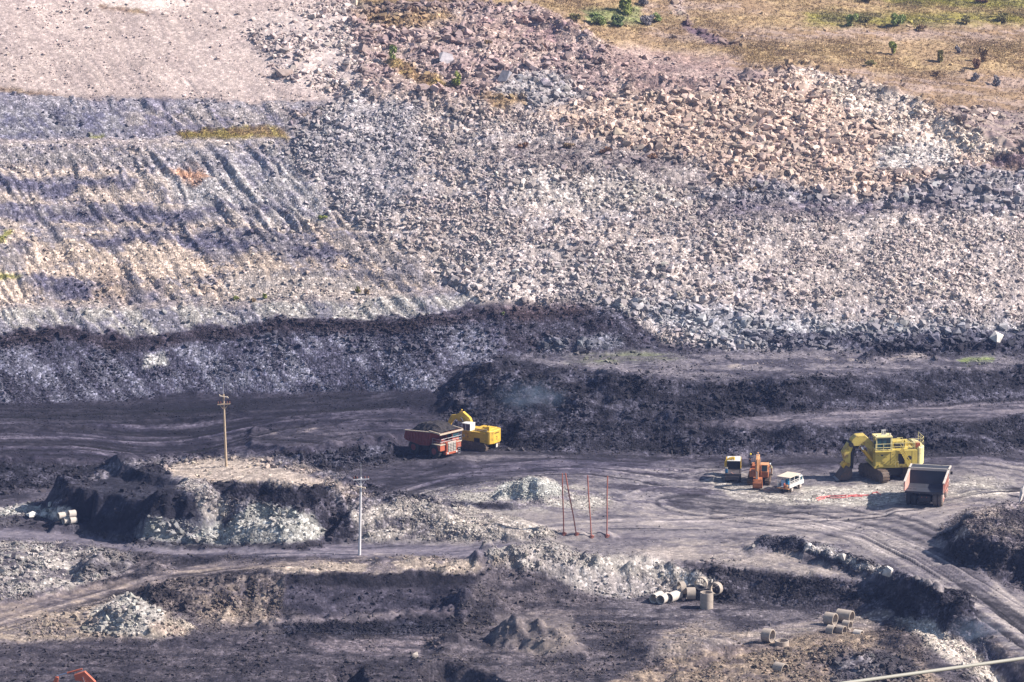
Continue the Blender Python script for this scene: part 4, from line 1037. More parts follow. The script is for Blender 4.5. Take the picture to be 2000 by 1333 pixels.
def crawler(root, y, L, w, h, x0=0, ribs=20):
    r = h / 2; n = 8; pts = []
    for i in range(n + 1):
        a = -math.pi / 2 + math.pi * i / n; pts.append((x0 + L / 2 - r + r * math.cos(a), r + r * math.sin(a)))
    for i in range(n + 1):
        a = math.pi / 2 + math.pi * i / n; pts.append((x0 - L / 2 + r + r * math.cos(a), r + r * math.sin(a)))
    mb = MB(); mb.prism(pts, y - w / 2, y + w / 2)
    per = [Vector((p[0], p[1])) for p in pts]; per.append(per[0]); tot = sum((per[i+1] - per[i]).length for i in range(len(per) - 1))
    st = .42 * (h / 1.6); d = 0
    for i in range(len(per) - 1):
        sg = per[i+1] - per[i]; Ls = sg.length; u = sg / Ls; nrm = Vector((u.y, -u.x)); q = d
        while q < Ls:
            p = per[i] + u * q + nrm * .03
            mb.box((p.x, y, p.y), (st * .5, w * 1.08, .09), (0, -math.atan2(u.y, u.x), 0)); q += st
        d = q - Ls
    tr = mb.build('crawler_track', M_trk, root)
    fr = MB(); sg = -1 if y < 0 else 1
    fr.prism([(x0 - L * .34, h * .28), (x0 + L * .34, h * .28), (x0 + L * .3, h * .62), (x0 - L * .3, h * .62)], y + sg * w * .5, y + sg * (w * .5 + .06))
    for e in (-1, 1):
        fr.cyl((x0 + e * (L / 2 - r), y + sg * w * .5, r), (x0 + e * (L / 2 - r), y + sg * (w * .5 + .1), r), r * .6, r * .5, 14)
    for k in range(5):
        xx = x0 + (k - 2) * L * .14; fr.cyl((xx, y + sg * w * .5, h * .2), (xx, y + sg * (w * .5 + .08), h * .2), h * .12, None, 10)
    fr.build('track_frame', M_trk, tr)
    return tr

def rail(root, pts, z0, h, m, r=.035, posts=True, name='handrail'):
    mb = MB()
    for i in range(len(pts) - 1):
        a, b = Vector(pts[i]), Vector(pts[i+1]); L = (b - a).length; k = max(1, int(L / 1.1))
        for zz in (h, h * .5): mb.tube([(a.x, a.y, z0 + zz), (b.x, b.y, z0 + zz)], r, 5)
        for j in range(k + 1):
            p = a.lerp(b, j / k); mb.tube([(p.x, p.y, z0 - .03), (p.x, p.y, z0 + h)], r, 5)
    return mb.build(name, m, root)

def limb(path, w0):
    """side outline of a boom from a centre path with half depths"""
    up = []; dn = []
    for i, (x, z, hd) in enumerate(path):
        a = path[max(i - 1, 0)]; b = path[min(i + 1, len(path) - 1)]
        d = Vector((b[0] - a[0], b[1] - a[1])).normalized(); n = Vector((-d.y, d.x))
        up.append((x + n.x * hd, z + n.y * hd)); dn.append((x - n.x * hd, z - n.y * hd))
    return up + dn[::-1]

def ram(root, a, b, r, m, w, name='hydraulic_ram', split=.6):
    a, b = Vector(a), Vector(b)
    t = MB(); t.cyl(a, a.lerp(b, split), r, None, 10); t.cyl(a.lerp(b, split - .03), a.lerp(b, split), r * 1.15, None, 10)
    o = t.build(name, m, root, smooth=True)
    q = MB(); q.cyl(a.lerp(b, split), b, r * .55, None, 8); q.cyl(b - Vector((0, r * 1.2, 0)), b + Vector((0, r * 1.2, 0)), r * .8, None, 8)
    q.build('ram_rod', M_chrome, o, smooth=True); return o

def bucket(root, m, x, z, w, s=1.0, curl=0.0):
    """open digging bucket hung at (x, z); s scales, curl turns it"""
    prof = [(-.55, 0), (.35, .1), (.95, -.35), (1.25, -1.1), (.9, -1.75), (.1, -1.95)]
    c, q = math.cos(curl), math.sin(curl)
    P = [(x + s * (px * c - pz * q), z + s * (px * q + pz * c)) for px, pz in prof]
    mb = MB()
    for y in (-w / 2, w / 2 - .07): mb.prism(P, y, y + .07)
    for i in range(len(P) - 1):
        a, b = P[i], P[i+1]; d = Vector((b[0] - a[0], b[1] - a[1])).normalized(); n = Vector((d.y, -d.x)) * .07
        mb.prism([a, b, (b[0] + n.x, b[1] + n.y), (a[0] + n.x, a[1] + n.y)], -w / 2, w / 2)
    bk = mb.build('bucket', m, root)
    tt = MB(); a = P[-1]; d = (Vector(P[-1]) - Vector(P[-2])).normalized()
    for k in range(5):
        y = -w / 2 + .1 + (w - .2) * k / 4; tt.prism([(a[0], a[1] - .06), (a[0] + d.x * .38 * s, a[1] + d.y * .38 * s), (a[0], a[1] + .1)], y - .06, y + .06)
    tt.build('bucket_teeth', M_steel, bk)
    return bk

# ---- the big yellow mining excavator, seen from its left side
R_ = thing('mining_excavator', SPOT['yellow_shovel'], rad(180 + 9), 'huge faded yellow mining excavator with rusty boom, railings and a side stair', 'excavator')
ur = rad(-72)
for sgn in (-1, 1):
    c = crawler(R_, sgn * 2.15, 6.6, 1.05, 1.75)
    c.rotation_euler = (0, 0, ur); c.location = (1.2, .3, 0)
mb = MB(); mb.box((.9, .2, 1.15), (3.4, 3.4, 1.0), (0, 0, ur)); mb.cyl((0, 0, 1.5), (0, 0, 2.15), 1.55, None, 20); mb.build('undercarriage', M_black, R_)
mb = MB(); mb.plan([(3.45, -2.4), (3.45, -.9), (2.9, -.75), (2.9, .75), (3.45, .9), (3.45, 2.55), (-2.7, 2.55), (-2.7, -2.55), (3.45, -2.55)][:8], 2.15, 4.45)
h_ = mb.build('house', M_yel, R_, .05)
mb = MB(); mb.box((.3, 0, 2.06), (6.6, 5.2, .26)); mb.box((.5, 2.62, 2.3), (5.0, .12, .30)); mb.build('deck_frame', M_yel, R_)
mb = MB(); mb.plan([(-2.72, 2.6), (-3.35, 2.55), (-3.95, 1.6), (-4.05, 0), (-3.95, -1.6), (-3.35, -2.55), (-2.72, -2.6)], 2.05, 4.9); mb.build('counterweight', M_yel_pale, R_, .22)
mb = MB()
for x in (1.25, -.75, -1.9): mb.box((x, 2.556, 3.25), (.035, .02, 2.2))
mb.box((2.2, 2.556, 3.9), (1.2, .015, .03)); mb.build('panel_seam', M_ink, h_)
mb = MB(); mb.box((-.35, 2.553, 3.1), (.95, .03, 1.7)); mb.build('door', M_black, R_)
mb = MB(); mb.cyl((-1.5, 2.545, 3.3), (-1.5, 2.58, 3.3), .34, None, 16); mb.build('fan_vent', M_black, R_)
mb = MB()
for q in ((2.5,3.8,.3),(1.9,3.45,.12),(2.2,3.45,.12),(2.2,2.8,.14),(3.1,3.8,.12),(.9,3.9,.12),(.7,3.0,.1),(.3,3.5,.12),(-.1,2.6,.25)):
    mb.box((q[0], 2.556, q[1]), (q[2], .012, q[2] * .7))
mb.build('stain', M_ink, h_)
# cab
mb = MB(); mb.box((2.25, 1.5, 6.45), (2.5, 2.1, .22)); mb.box((1.15, 1.5, 5.4), (.24, 2.0, 2.0)); mb.box((3.3, 2.38, 5.4), (.12, .14, 2.0)); mb.box((3.3, .58, 5.4), (.12, .14, 2.0)); mb.box((2.25, 1.5, 4.55), (2.3, 2.0, .2)); mb.build('cab', M_yel_pale, R_, .02)
mb = MB(); mb.box((2.25, 1.5, 5.45), (1.98, 1.82, 1.75)); gl_ = mb.build('cab_window', M_glass, R_)
mb = MB(); mb.box((2.4, 2.43, 5.4), (.06, .05, 1.75)); mb.box((1.7, 2.43, 5.4), (.05, .05, 1.75)); mb.build('window_frame', M_ink, gl_)
mb = MB(); mb.box((2.1, 1.6, 6.95), (.62, .12, .78)); sg_ = mb.build('number_plate', M_white, R_)
text('18', .62, M_ink, sg_, (2.1, 1.665, 6.95), (rad(90), 0, rad(180)))
mb = MB(); mb.cyl((1.2, 1.9, 6.5), (1.2, 1.9, 6.85), .14, .1, 10); mb.cyl((1.6, 1.2, 6.5), (1.6, 1.2, 6.75), .1, None, 8); mb.cyl((3.2, 2.1, 6.5), (3.2, 2.1, 6.75), .12, None, 8); mb.build('beacon_lamp', M_cream, R_)
# top deck machinery, rails, stair
mb = MB(); mb.box((-.4, -.6, 4.85), (1.6, 1.8, .8)); mb.box((-1.8, -1.0, 4.75), (1.0, 1.6, .6)); mb.cyl((-1.3, .7, 4.4), (-1.3, .7, 5.5), .16, None, 10); mb.build('engine_cover', M_yel, R_, .04)
mb = MB(); mb.box((-.4, .9, 4.75), (1.3, .9, .6)); mb.build('engine_bay', M_black, R_)
mb = MB(); mb.box((-2.9, 1.8, 4.98), (.55, .8, .75)); mb.build('extinguisher_box', M_redo, R_)
rail(R_, [(1.0, 2.5, 0), (-2.3, 2.5, 0)], 4.45, 1.05, M_yel_pale)
rail(R_, [(-1.35, 2.45, 0), (-3.4, 2.4, 0), (-3.9, 1.3, 0), (-3.9, -1.6, 0)], 4.9, 1.15, M_yel_pale)
rail(R_, [(3.5, 2.62, 0), (1.15, 2.62, 0)], 4.42, 1.05, M_yel_pale)
rail(R_, [(.1, 1.6, 0), (-.7, 1.6, 0)], 5.2, .9, M_yel_pale)
mb = MB(); mb.box((2.3, 2.75, 4.40), (2.6, .45, .08)); mb.build('walkway', M_yel, R_)
mb = MB()
for yy in (2.68, 3.2): mb.prism([(-.25, 4.5), (-.05, 4.5), (-1.25, 2.1), (-1.5, 2.1)], yy, yy + .05)
for k in range(8): mb.box((-.2 - 1.15 * k / 7, 2.95, 4.3 - 2.1 * k / 7), (.25, .5, .05))
for yy in (2.7, 3.2): mb.tube([(-.1, yy, 5.4), (-1.4, yy, 3.1), (-1.4, yy, 2.1)], .035, 5); mb.tube([(-.15, yy, 4.95), (-1.38, yy, 2.6)], .03, 5)
mb.build('stair', M_yel, R_)
mb = MB(); mb.tube([(.1, 2.75, 2.1), (.1, 2.75, 2.9), (.55, 2.75, 2.9), (.55, 2.75, 2.1)], .035, 5); mb.build('grab_handle', M_yel_pale, R_)
# boom, stick, bucket
mb = MB(); mb.prism([(2.8, 4.5), (3.73, 5.68), (4.57, 6.45), (5.82, 6.36), (6.46, 5.84), (6.58, 5.45), (6.2, 4.9), (5.32, 4.86), (4.72, 4.96), (3.9, 4.25), (2.8, 3.0)], -.8, .8); mb.build('boom', mat('rust_flaked_yellow', (.50,.39,.10), .55, var=.12, scale=.8, dirt=(.17,.05,.025), dirt_amt=.42), R_, .06)
mb = MB(); mb.prism([(6.5, 5.2), (6.96, 5.3), (7.8, 3.94), (7.45, 2.72), (7.05, 1.9), (6.6, 1.9), (6.6, 3.74), (6.3, 4.7)], -.55, .55); mb.build('stick', M_yel, R_, .05)
mb = MB(); mb.cyl((6.62, -.85, 5.1), (6.62, .85, 5.1), .34, None, 16); mb.prism([(6.2, 5.3), (6.7, 5.5), (6.5, 4.7), (6.1, 4.4), (5.6, 4.6)], -.5, .5); mb.build('boom_pin', M_black, R_)
for y in (-.95, .95): ram(R_, (3.4, y, 2.6), (5.3, y * .95, 4.9), .22, M_yel_b, .2, split=.75)
ram(R_, (6.25, .25, 4.6), (6.4, .25, 1.0), .24, M_black, .2, split=.85)  # black colour stands in for the shade along the stick's rear
mb = MB(); mb.tube([(6.3, .5, 4.4), (5.8, .5, 3.4), (5.5, .5, 2.6), (5.9, .5, 2.1)], .05, 5); mb.tube([(6.4, .3, 4.5), (6.1, .3, 3.4), (6.2, .3, 2.4)], .05, 5); mb.build('hydraulic_hose', M_black, R_)
mb = MB(); mb.prism([(6.7, 2.3), (7.5, 2.5), (7.9, 2.0), (7.4, 1.3), (6.8, 1.5)], -.6, .6); mb.build('bucket_link', M_yel_b, R_)
mb = MB(); mb.prism([(7.35, 2.1), (7.7, 1.4), (8.2, .75), (8.5, .1), (7.6, -.05), (6.8, .1), (6.35, .8), (6.55, 1.6)], -1.2, 1.2); bk_ = mb.build('bucket', mat('worn_dark_bucket_steel', (.075,.058,.055), .6, var=.3, scale=1.2, dirt=(.16,.09,.06), dirt_amt=.3), R_, .08)
mb = MB()
for k in range(5): mb.prism([(8.3, .0), (8.8, .0), (8.35, .22)], -1.15 + k * .52, -.95 + k * .52)
mb.build('bucket_teeth', M_steel, bk_)

# ---- mid sized excavators
def digger(nm, p, rz, label, s, m, mcab, m2, boom, stick, bk, house=(-2.6, 1.9, 1.35), track=(4.2, .65, 1.0), cabside=1, rot=0, group=None, glass=True, bw=1.3, hz=2.0):
    up = hz - 2.0
    root = thing(nm, p, rz, label, 'excavator', group, s)
    for sg in (-1, 1):
        c = crawler(root, sg * house[2] * .92, *track); c.rotation_euler = (0, 0, rot)
    mb = MB(); mb.box((0, 0, track[2] * .62), (1.9, 1.8, .5), (0, 0, rot)); mb.cyl((0, 0, track[2] * .8), (0, 0, 1.2), .75, None, 16); mb.build('undercarriage', M_black, root)
    x0, x1, w = house
    mb = MB(); mb.plan([(x1, -w), (x1, w), (x0 * .72, w), (x0 * .72, -w)], 1.12, hz); hs = mb.build('house', m, root, .04)
    mb = MB(); mb.box((x0 * .35, -.1, hz + .2), (abs(x0) * .8, w * 1.5, .42)); mb.build('engine_cover', m, root, .05)
    mb = MB(); mb.box((x0 * .2, w + .005, 1.55), (1.0, .02, .62)); mb.box((x0 * .2, -w - .005, 1.55), (1.0, .02, .62)); mb.build('side_grille', M_black, hs)
    mb = MB(); mb.plan([(x0 * .72, w), (x0 * .9, w * .95), (x0, w * .5), (x0, -w * .5), (x0 * .9, -w * .95), (x0 * .72, -w)], 1.05, hz + .3); cw = mb.build('counterweight', m2, root, .1)
    cy = cabside * w * .52
    mb = MB(); mb.box((x1 - .62, cy, 2.98 + up), (1.5, w * .86, .12)); mb.box((x1 - .62, cy, 1.98 + up), (1.5, w * .84, .1)); mb.box((x1 - 1.3, cy, 2.5 + up), (.12, w * .82, 1.0))
    for dx in (0, -.62):
        for dy in (-1, 1): mb.box((x1 + .06 + dx * 1.0, cy + dy * w * .39, 2.48 + up), (.09, .09, 1.0))
    cb = mb.build('cab', mcab, root, .015)
    mb = MB(); mb.box((x1 - .6, cy, 2.46 + up), (1.34, w * .78, .92)); mb.build('cab_window', M_glass, cb)
    mb = MB(); mb.cyl((x0 * .3, -cabside * w * .5, hz), (x0 * .3, -cabside * w * .5, hz + .95), .07, None, 8); mb.build('exhaust_pipe', M_black, root)
    rail(root, [(x0 * .75, w * .9, 0), (x0 * .1, w * .9, 0)], hz, .5, mcab, .025)
    mb = MB(); mb.prism(limb(boom, 0), -.26 - .1 * cabside, .26 - .1 * cabside); bo = mb.build('boom', m2, root, .03)
    mb = MB(); mb.prism(limb(stick, 0), -.2 - .1 * cabside, .2 - .1 * cabside); mb.build('stick', m2, root, .03)
    mid = boom[len(boom) // 2]
    for y in (-.42, .3): ram(root, (boom[0][0] + .45, y, boom[0][1] - .35), (mid[0], y, mid[1] - .1), .09, m, .1)
    e = stick[0]
    ram(root, (mid[0] + .1, -.1 * cabside, mid[1] + mid[2] + .22), (e[0], -.1 * cabside, e[1] + .12), .1, m2, .1)
    t_ = stick[-1]; m_ = stick[1]
    ram(root, (m_[0] + .35, -.1 * cabside, m_[1] + .1), (t_[0] + .35, -.1 * cabside, t_[1] + .15), .08, m2, .1)
    if bk: bucket(root, bk[0], t_[0], t_[1], bw, bk[1], bk[2])
    return root, cw

digger('excavator', SPOT['orange_digger'] + Vector((.3, 1.2, 0)), rad(-90 - 7), 'rusty orange excavator facing the camera with its bucket resting on the ground', 1.0, M_org, M_org_l, M_org_l,
       [(1.5, 1.6, .3), (2.2, 3.4, .38), (2.9, 4.35, .42), (3.9, 4.55, .30)], [(3.5, 4.75, .2), (4.2, 4.2, .36), (4.5, 2.9, .26), (4.55, 1.55, .17)], (M_org, .72, -.5), cabside=1, bw=1.35)
r2, cw2 = digger('excavator', SPOT['yellow_digger'] + Vector((.5, 0, 0)), rad(148), 'bright yellow excavator with a white cab loading coal behind the red dump truck', 1.0, M_yel_b, M_white, M_yel_b,
       [(1.4, 2.6, .5), (2.2, 3.8, .75), (3.0, 4.35, .78), (3.9, 4.1, .5)], [(3.8, 4.3, .3), (4.7, 4.0, .42), (5.2, 3.2, .3), (5.4, 2.6, .2)], (M_black, .8, .4), hz=2.75, house=(-3.0, 2.0, 1.65), track=(4.6, .75, 1.2), cabside=1)
text('2', .75, M_ink, cw2, (-3.012, 0, 1.85), (rad(90), 0, rad(-90))); text('KOMATSU', .26, M_ink, cw2, (-3.012, 0, 2.62), (rad(90), 0, rad(-90)))
mb = MB(); mb.box((-2.2, .9, 3.3), (.5, .55, .7)); mb.box((-1.4, .3, 3.2), (.9, .7, .4)); mb.build('filter_box', M_yel_b, r2, .03)
mb = MB(); mb.box((-2.4, -.9, .62), (.12, .4, .8)); mb.build('white_marker', M_white, r2)
digger('excavator', SPOT['low_digger'], rad(178), 'orange excavator at the bottom left of which only the boom top and its ram show', 1.0, M_redo, M_org_l, M_redo,
       [(1.5, 1.6, .3), (1.9, 3.6, .5), (2.9, 4.5, .62), (3.9, 4.3, .35)], [(6.0, 4.35, .2), (6.3, 3.4, .34), (6.6, 2.2, .26), (6.9, 1.2, .17)], (M_black, .7, -.3), bw=1.2)

# ---- rigid dump trucks; local x forward, y left
def wheel(root, x, y, r, w, mt, mr, dual=False):
    mb = MB(); n = 24
    for k in ((0,) if not dual else (0, 1)):
        yy = y - (math.copysign(w * 1.08, y) * k)
        a, b = yy - w / 2, yy + w / 2
        mb.cyl((x, a, r), (x, a + w * .18, r), r * .86, r, n); mb.cyl((x, a + w * .18, r), (x, b - w * .18, r), r, None, n); mb.cyl((x, b - w * .18, r), (x, b, r), r, r * .86, n)
        for i in range(n):
            t = 2 * math.pi * i / n; mb.box((x + r * math.cos(t), yy, r + r * math.sin(t)), (.10, w * .8, .12), (0, -t, 0))
    t = mb.build('wheel', mt, root)
    sg = math.copysign(1, y); mb = MB(); mb.cyl((x, y + sg * w * .5, r), (x, y + sg * (w * .5 + .05), r), r * .48, r * .44, 18); mb.cyl((x, y + sg * w * .5, r), (x, y + sg * (w * .5 + .16), r), r * .2, r * .16, 12)
    mb.build('rim', mr, t); return t

def dump_truck(p, rz, label, s, mbody, mbed, mlip, mfront, mt, mt_f, load, dusty):
    root = thing('dump_truck', p, rz, label, 'dump truck', None, s)
    # bed: floor, sides with ribs, headboard and canopy
    L0, L1 = -4.4, 2.3; W = 2.9
    floor_r = [(L0, 2.55), (L0 + .2, 2.2), (-.6, 2.15), (1.7, 2.35), (1.7, 2.62), (-.6, 2.5), (L0, 2.85)]
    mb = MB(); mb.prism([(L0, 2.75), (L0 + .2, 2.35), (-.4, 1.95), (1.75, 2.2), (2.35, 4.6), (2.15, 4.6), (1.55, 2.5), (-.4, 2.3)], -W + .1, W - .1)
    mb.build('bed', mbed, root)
    for sg in (-1, 1):
        mb = MB(); mb.prism([(L0 - .1, 2.7), (-.4, 1.95), (1.75, 2.2), (2.4, 4.75), (2.0, 4.75), (L0 + .25, 4.15)], sg * (W - .1), sg * W)
        for k in range(8):
            x = L0 + .55 + k * .78; f = (x - L0 - .25) / (2.0 - L0 - .25); zt = 4.15 + .6 * f; mb.box((x, sg * (W + .06), (2.62 - .5 * max(0, min(1, f * 1.4)) + zt) / 2), (.16, .14, zt - 2.45))
        mb.box(((L0 + 2.2) / 2, sg * (W + .05), 3.05), (5.4, .12, .22), (0, -.03, 0))
        sd_ = mb.build('bed_side', mbody, root)
        mb = MB(); mb.prism([(L0 + .2, 4.12), (2.35, 4.72), (2.35, 4.86), (L0 + .2, 4.26)], sg * (W - .16), sg * (W + .14)); mb.build('bed_rim', mlip, sd_)
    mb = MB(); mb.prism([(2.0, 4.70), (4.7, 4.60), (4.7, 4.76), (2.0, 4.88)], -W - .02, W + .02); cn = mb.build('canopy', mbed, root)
    mb = MB(); mb.box((4.78, 0, 4.70), (.16, 2 * W + .3, .30)); mb.prism([(2.0, 4.80), (4.7, 4.70), (4.7, 4.94), (2.0, 5.06)], -W - .14, -W + .06); mb.prism([(2.0, 4.80), (4.7, 4.70), (4.7, 4.94), (2.0, 5.06)], W - .06, W + .14); mb.build('canopy_rim', mlip, cn)
    if not load:
        mb = MB(); mb.box((1.98, 0, 4.82), (.18, 2 * W - .1, .42)); mb.build('headboard_rim', mlip, cn)
    # chassis, axles
    mb = MB(); mb.box((.5, 0, 1.5), (8.2, 1.5, .7)); mb.cyl((-2.3, -2.0, 1.25), (-2.3, 2.0, 1.25), .5, None, 12); mb.cyl((2.9, -2, 1.25), (2.9, 2, 1.25), .35, None, 12); mb.box((-3.3, 0, 1.3), (.5, 1.8, .8)); mb.box((.3, 1.7, 1.5), (1.6, .9, .9)); mb.box((.3, -1.7, 1.5), (1.6, .9, .9)); mb.build('chassis', M_black, root)
    for x, y, d in ((2.9, 2.25, 0), (2.9, -2.25, 0), (-2.3, 2.35, 1), (-2.3, -2.35, 1)):
        wheel(root, x, y, 1.25, .8 if not d else .72, mt_f if y < 0 else mt, mbody, bool(d))  # wheels on the right hand side take the second tyre material
    # front deck, grille, cab
    mb = MB(); mb.box((3.6, 0, 2.62), (2.2, 5.7, .16)); mb.build('front_deck', mlip, root, .02)
    mb = MB(); mb.prism([(2.6, 1.6), (4.9, 1.0), (4.9, 2.9), (3.0, 2.9)], -1.35, 1.35); mb.box((4.6, 0, .95), (.7, 3.1, .5)); hd = mb.build('hood', mfront, root, .04)
    mb = MB()
    for k in range(6):
        for j in range(3): mb.box((4.95, (j - 1) * .68, 1.22 + k * .28), (.08, .56, .15))
    mb.box((4.94, 0, 2.9), (.08, 2.2, .3)); mb.build('grille', M_grille, hd)
    mb = MB(); mb.box((4.905, 0, 1.95), (.05, 2.2, 1.75)); mb.build('radiator', M_black, hd)
    for sg in (-1, 1):
        mb = MB(); mb.prism([(3.7, 2.55), (4.6, 2.55), (4.6, 1.5), (4.2, 1.5)], sg * 1.4, sg * 2.75); mb.build('mudguard', mfront, root, .03)
        mb = MB(); mb.cyl((4.96, sg * 1.15, .98), (5.02, sg * 1.15, .98), .17, None, 12); mb.build('headlight', M_white, hd)
    mb = MB(); mb.box((3.6, 1.45, 3.55), (1.7, 1.7, 1.7)); cb = mb.build('cab', mfront, root, .05)
    mb = MB(); mb.box((4.47, 1.45, 3.85), (.03, 1.5, .85)); mb.box((3.7, 2.315, 3.85), (1.2, .03, .85)); mb.box((3.7, .585, 3.85), (1.2, .03, .85)); mb.build('cab_window', M_glass, cb)
    rail(root, [(4.65, 2.8, 0), (4.65, -2.8, 0), (2.7, -2.8, 0)], 2.7, 1.0, M_steel, .035)
    mb = MB(); mb.box((3.4, -1.6, 3.1), (1.3, 1.0, .8)); mb.build('air_cleaner', mbody, root, .05)
    for sg in (-1, 1):
        mb = MB(); mb.tube([(4.5, sg * 2.7, 3.4), (5.0, sg * 3.0, 3.6)], .03, 5); mb.box((5.0, sg * 3.05, 3.6), (.08, .35, .5)); mb.build('mirror', M_black, root)
    mb = MB()
    for k in range(5): mb.box((5.05, 1.75, .55 + k * .42), (.12, .5, .05))
    for yy in (1.5, 2.0): mb.tube([(5.05, yy, .5), (5.0, yy, 2.7)], .03, 5)
    mb.build('ladder', M_steel, root)
    if load:
        nx, ny = 22, 16; V = []; F = []
        for i in range(nx + 1):
            for j in range(ny + 1):
                x = L0 + .3 + 8.6 * i / nx; y = -W + .15 + (2 * W - .3) * j / ny
                e = min(1, min(i, nx - i) / 5) * min(1, min(j, ny - j) / 4)
                z = 3.75 + 1.05 * min(1, i / nx * 1.3) + 1.35 * e * max(0, 1 - ((x + .5) / 5.6) ** 2) + .32 * random.random()
                V.append((x, y, z))
        F = [(i * (ny + 1) + j, (i + 1) * (ny + 1) + j, (i + 1) * (ny + 1) + j + 1, i * (ny + 1) + j + 1) for i in range(nx) for j in range(ny)]
        o = link(bpy.data.objects.new('coal_load', np_mesh('coal_load', np.array(V), np.array(F)))); o.data.materials.append(M_coal); o.parent = root
    mb = MB(); mb.box((-3.65, .35, 1.62), (.06, .14, .12)); mb.box((-3.65, -.35, 1.62), (.06, .14, .12)); mb.build('tail_light', M_redo, root)
    return root
tk_ = dump_truck(SPOT['right_truck'], rad(90 - 13), 'empty dump truck with dusty pale bed seen from behind, beside the huge yellow excavator', .95, M_pinkd, mat('shaded_bed_steel', (.032,.036,.048), .6, var=.2, scale=.8), M_dustw, M_redo, M_tyre, M_tyre_d, False, True)  # bed steel coloured dark blue: the shade inside the bed is painted in
tk_.scale = (.94, .94, .86)
dump_truck(SPOT['left_truck'], rad(-43), 'red dump truck heaped with coal, its pale grille facing right', .80, M_red, M_red, mat('pale_worn_rim', (.45,.37,.28), .7, var=.15), M_redo, M_tyre, M_tyre, True, False)

# ---- white service pickup with canopy and drums
R_ = thing('service_truck', SPOT['pickup'], rad(58), 'small white service truck with a cream canopy over drums on its bed', 'truck', None, .98)
for x in (-1.25, 1.35):
    for y in (-.8, .8):
        mb = MB(); mb.cyl((x, y - .13, .4), (x, y + .13, .4), .4, None, 18); w_ = mb.build('wheel', M_tyre_d, R_); s_ = math.copysign(1, y)
        mb = MB(); mb.cyl((x, y + s_ * .13, .4), (x, y + s_ * .16, .4), .2, None, 12); mb.build('rim', M_dustw, w_)
mb = MB(); mb.box((0, 0, .62), (4.2, 1.2, .2)); mb.build('chassis', M_black, R_)
mb = MB(); mb.prism([(1.0, .6), (2.35, .6), (2.4, 1.15), (2.2, 1.25), (1.85, 1.95), (1.0, 1.95)], -.95, .95); cb = mb.build('cab', M_white, R_, .05)
mb = MB(); mb.box((1.5, -.955, 1.55), (.7, .02, .5)); mb.box((1.5, .955, 1.55), (.7, .02, .5)); mb.box((.995, 0, 1.55), (.02, 1.4, .5)); mb.prism([(2.22, 1.25), (1.9, 1.9), (1.93, 1.9), (2.25, 1.25)], -.8, .8); mb.build('cab_window', M_glass, cb)
mb = MB(); mb.box((-.65, 0, .8), (3.2, 2.0, .1)); mb.build('bed', M_steel, R_)
for y in (-1.0, 1.0):
    mb = MB(); mb.box((-.65, y, 1.02), (3.2, .06, .5)); mb.build('side_board', M_white, R_, .01)
for x in (-2.1, -.7, .8):
    for y in (-.95, .95): mb = MB(); mb.box((x, y, 1.55), (.07, .07, 1.5)); mb.build('canopy_post', M_white, R_)
mb = MB()
for y in (-.95, .95): mb.box((-.65, y, 1.65), (2.9, .05, .05)); mb.box((-.65, y, 1.4), (2.9, .05, .05))
mb.build('side_rail', M_white, R_)
mb = MB(); mb.box((-.6, 0, 2.32), (3.3, 2.15, .07)); mb.build('canopy', M_cream, R_, .02)
mb = MB(); mb.box((-2.25, 0, .68), (.5, 1.9, .1)); mb.build('tail_step', M_org_l, R_)
def on(root, nm, label, cat, mb, m, group=None, **k):
    o = mb.build(nm, m, None, **k); o.matrix_world = Matrix.Translation(root.location) @ root.rotation_euler.to_matrix().to_4x4() @ Matrix.Diagonal((*root.scale, 1)); return tag(o, label, cat, group)
mb = MB(); mb.cyl((-1.5, .45, .86), (-1.5, .45, 1.75), .3, None, 16); mb.cyl((-1.5, .45, 1.3), (-1.5, .45, 1.34), .32, None, 16); on(R_, 'drum', 'pale blue drum at the left rear under the cream canopy', 'drum', mb, M_bluep, 'drums on the service truck', smooth=True)
mb = MB(); mb.cyl((-.8, .1, .86), (-.8, .1, 1.75), .3, None, 16); mb.cyl((-.8, .1, 1.3), (-.8, .1, 1.34), .32, None, 16); on(R_, 'drum', 'blue drum in the middle under the cream canopy', 'drum', mb, M_blue, 'drums on the service truck', smooth=True)
mb = MB(); mb.cyl((-2.25, -.15, .74), (-2.25, -.15, 1.35), .14, None, 12); mb.cyl((-2.25, -.15, 1.35), (-2.25, -.15, 1.5), .14, .05, 12); on(R_, 'gas_cylinder', 'red gas cylinder standing on the tail step of the service truck', 'gas cylinder', mb, M_redo, smooth=True)
mb = MB(); mb.box((-2.25, -.55, .95), (.35, .35, .45)); mb.box((-2.25, -.55, 1.2), (.38, .38, .06)); on(R_, 'tool_box', 'orange tool box on the tail step of the service truck', 'box', mb, M_org_l, bevel=.02)

# ---- crane lorry left of the orange excavator
R_ = thing('crane_truck', SPOT['crane_truck'] + Vector((0, 1.2, 0)), rad(90 - 4), 'dark service lorry with a white roof and a folded yellow crane', 'truck')
for x in (-1.6, 2.0):
    for y in (-.95, .95):
        mb = MB(); mb.cyl((x, y - .2, .5), (x, y + .2, .5), .5, None, 18); mb.build('wheel', M_tyre, R_)
mb = MB(); mb.box((.2, 0, .8), (5.0, 1.1, .3)); mb.build('chassis', M_black, R_)
mb = MB(); mb.box((-.8, 0, 1.15), (3.2, 2.35, .5)); mb.box((-2.3, .2, .75), (.3, 2.0, .5)); mb.build('bed', mat('dark_bed_steel', (.07,.06,.065), .7, var=.2), R_, .03)
mb = MB(); mb.box((-.85, -.05, 3.22), (2.7, 1.9, .16)); mb.build('roof', M_white, R_, .05)
mb = MB()
for x in (-2.1, .35):
    for y in (-.95, .85): mc = MB(); mc.box((x, y, 2.3), (.1, .1, 1.8)); mc.build('canopy_post', M_black, R_)
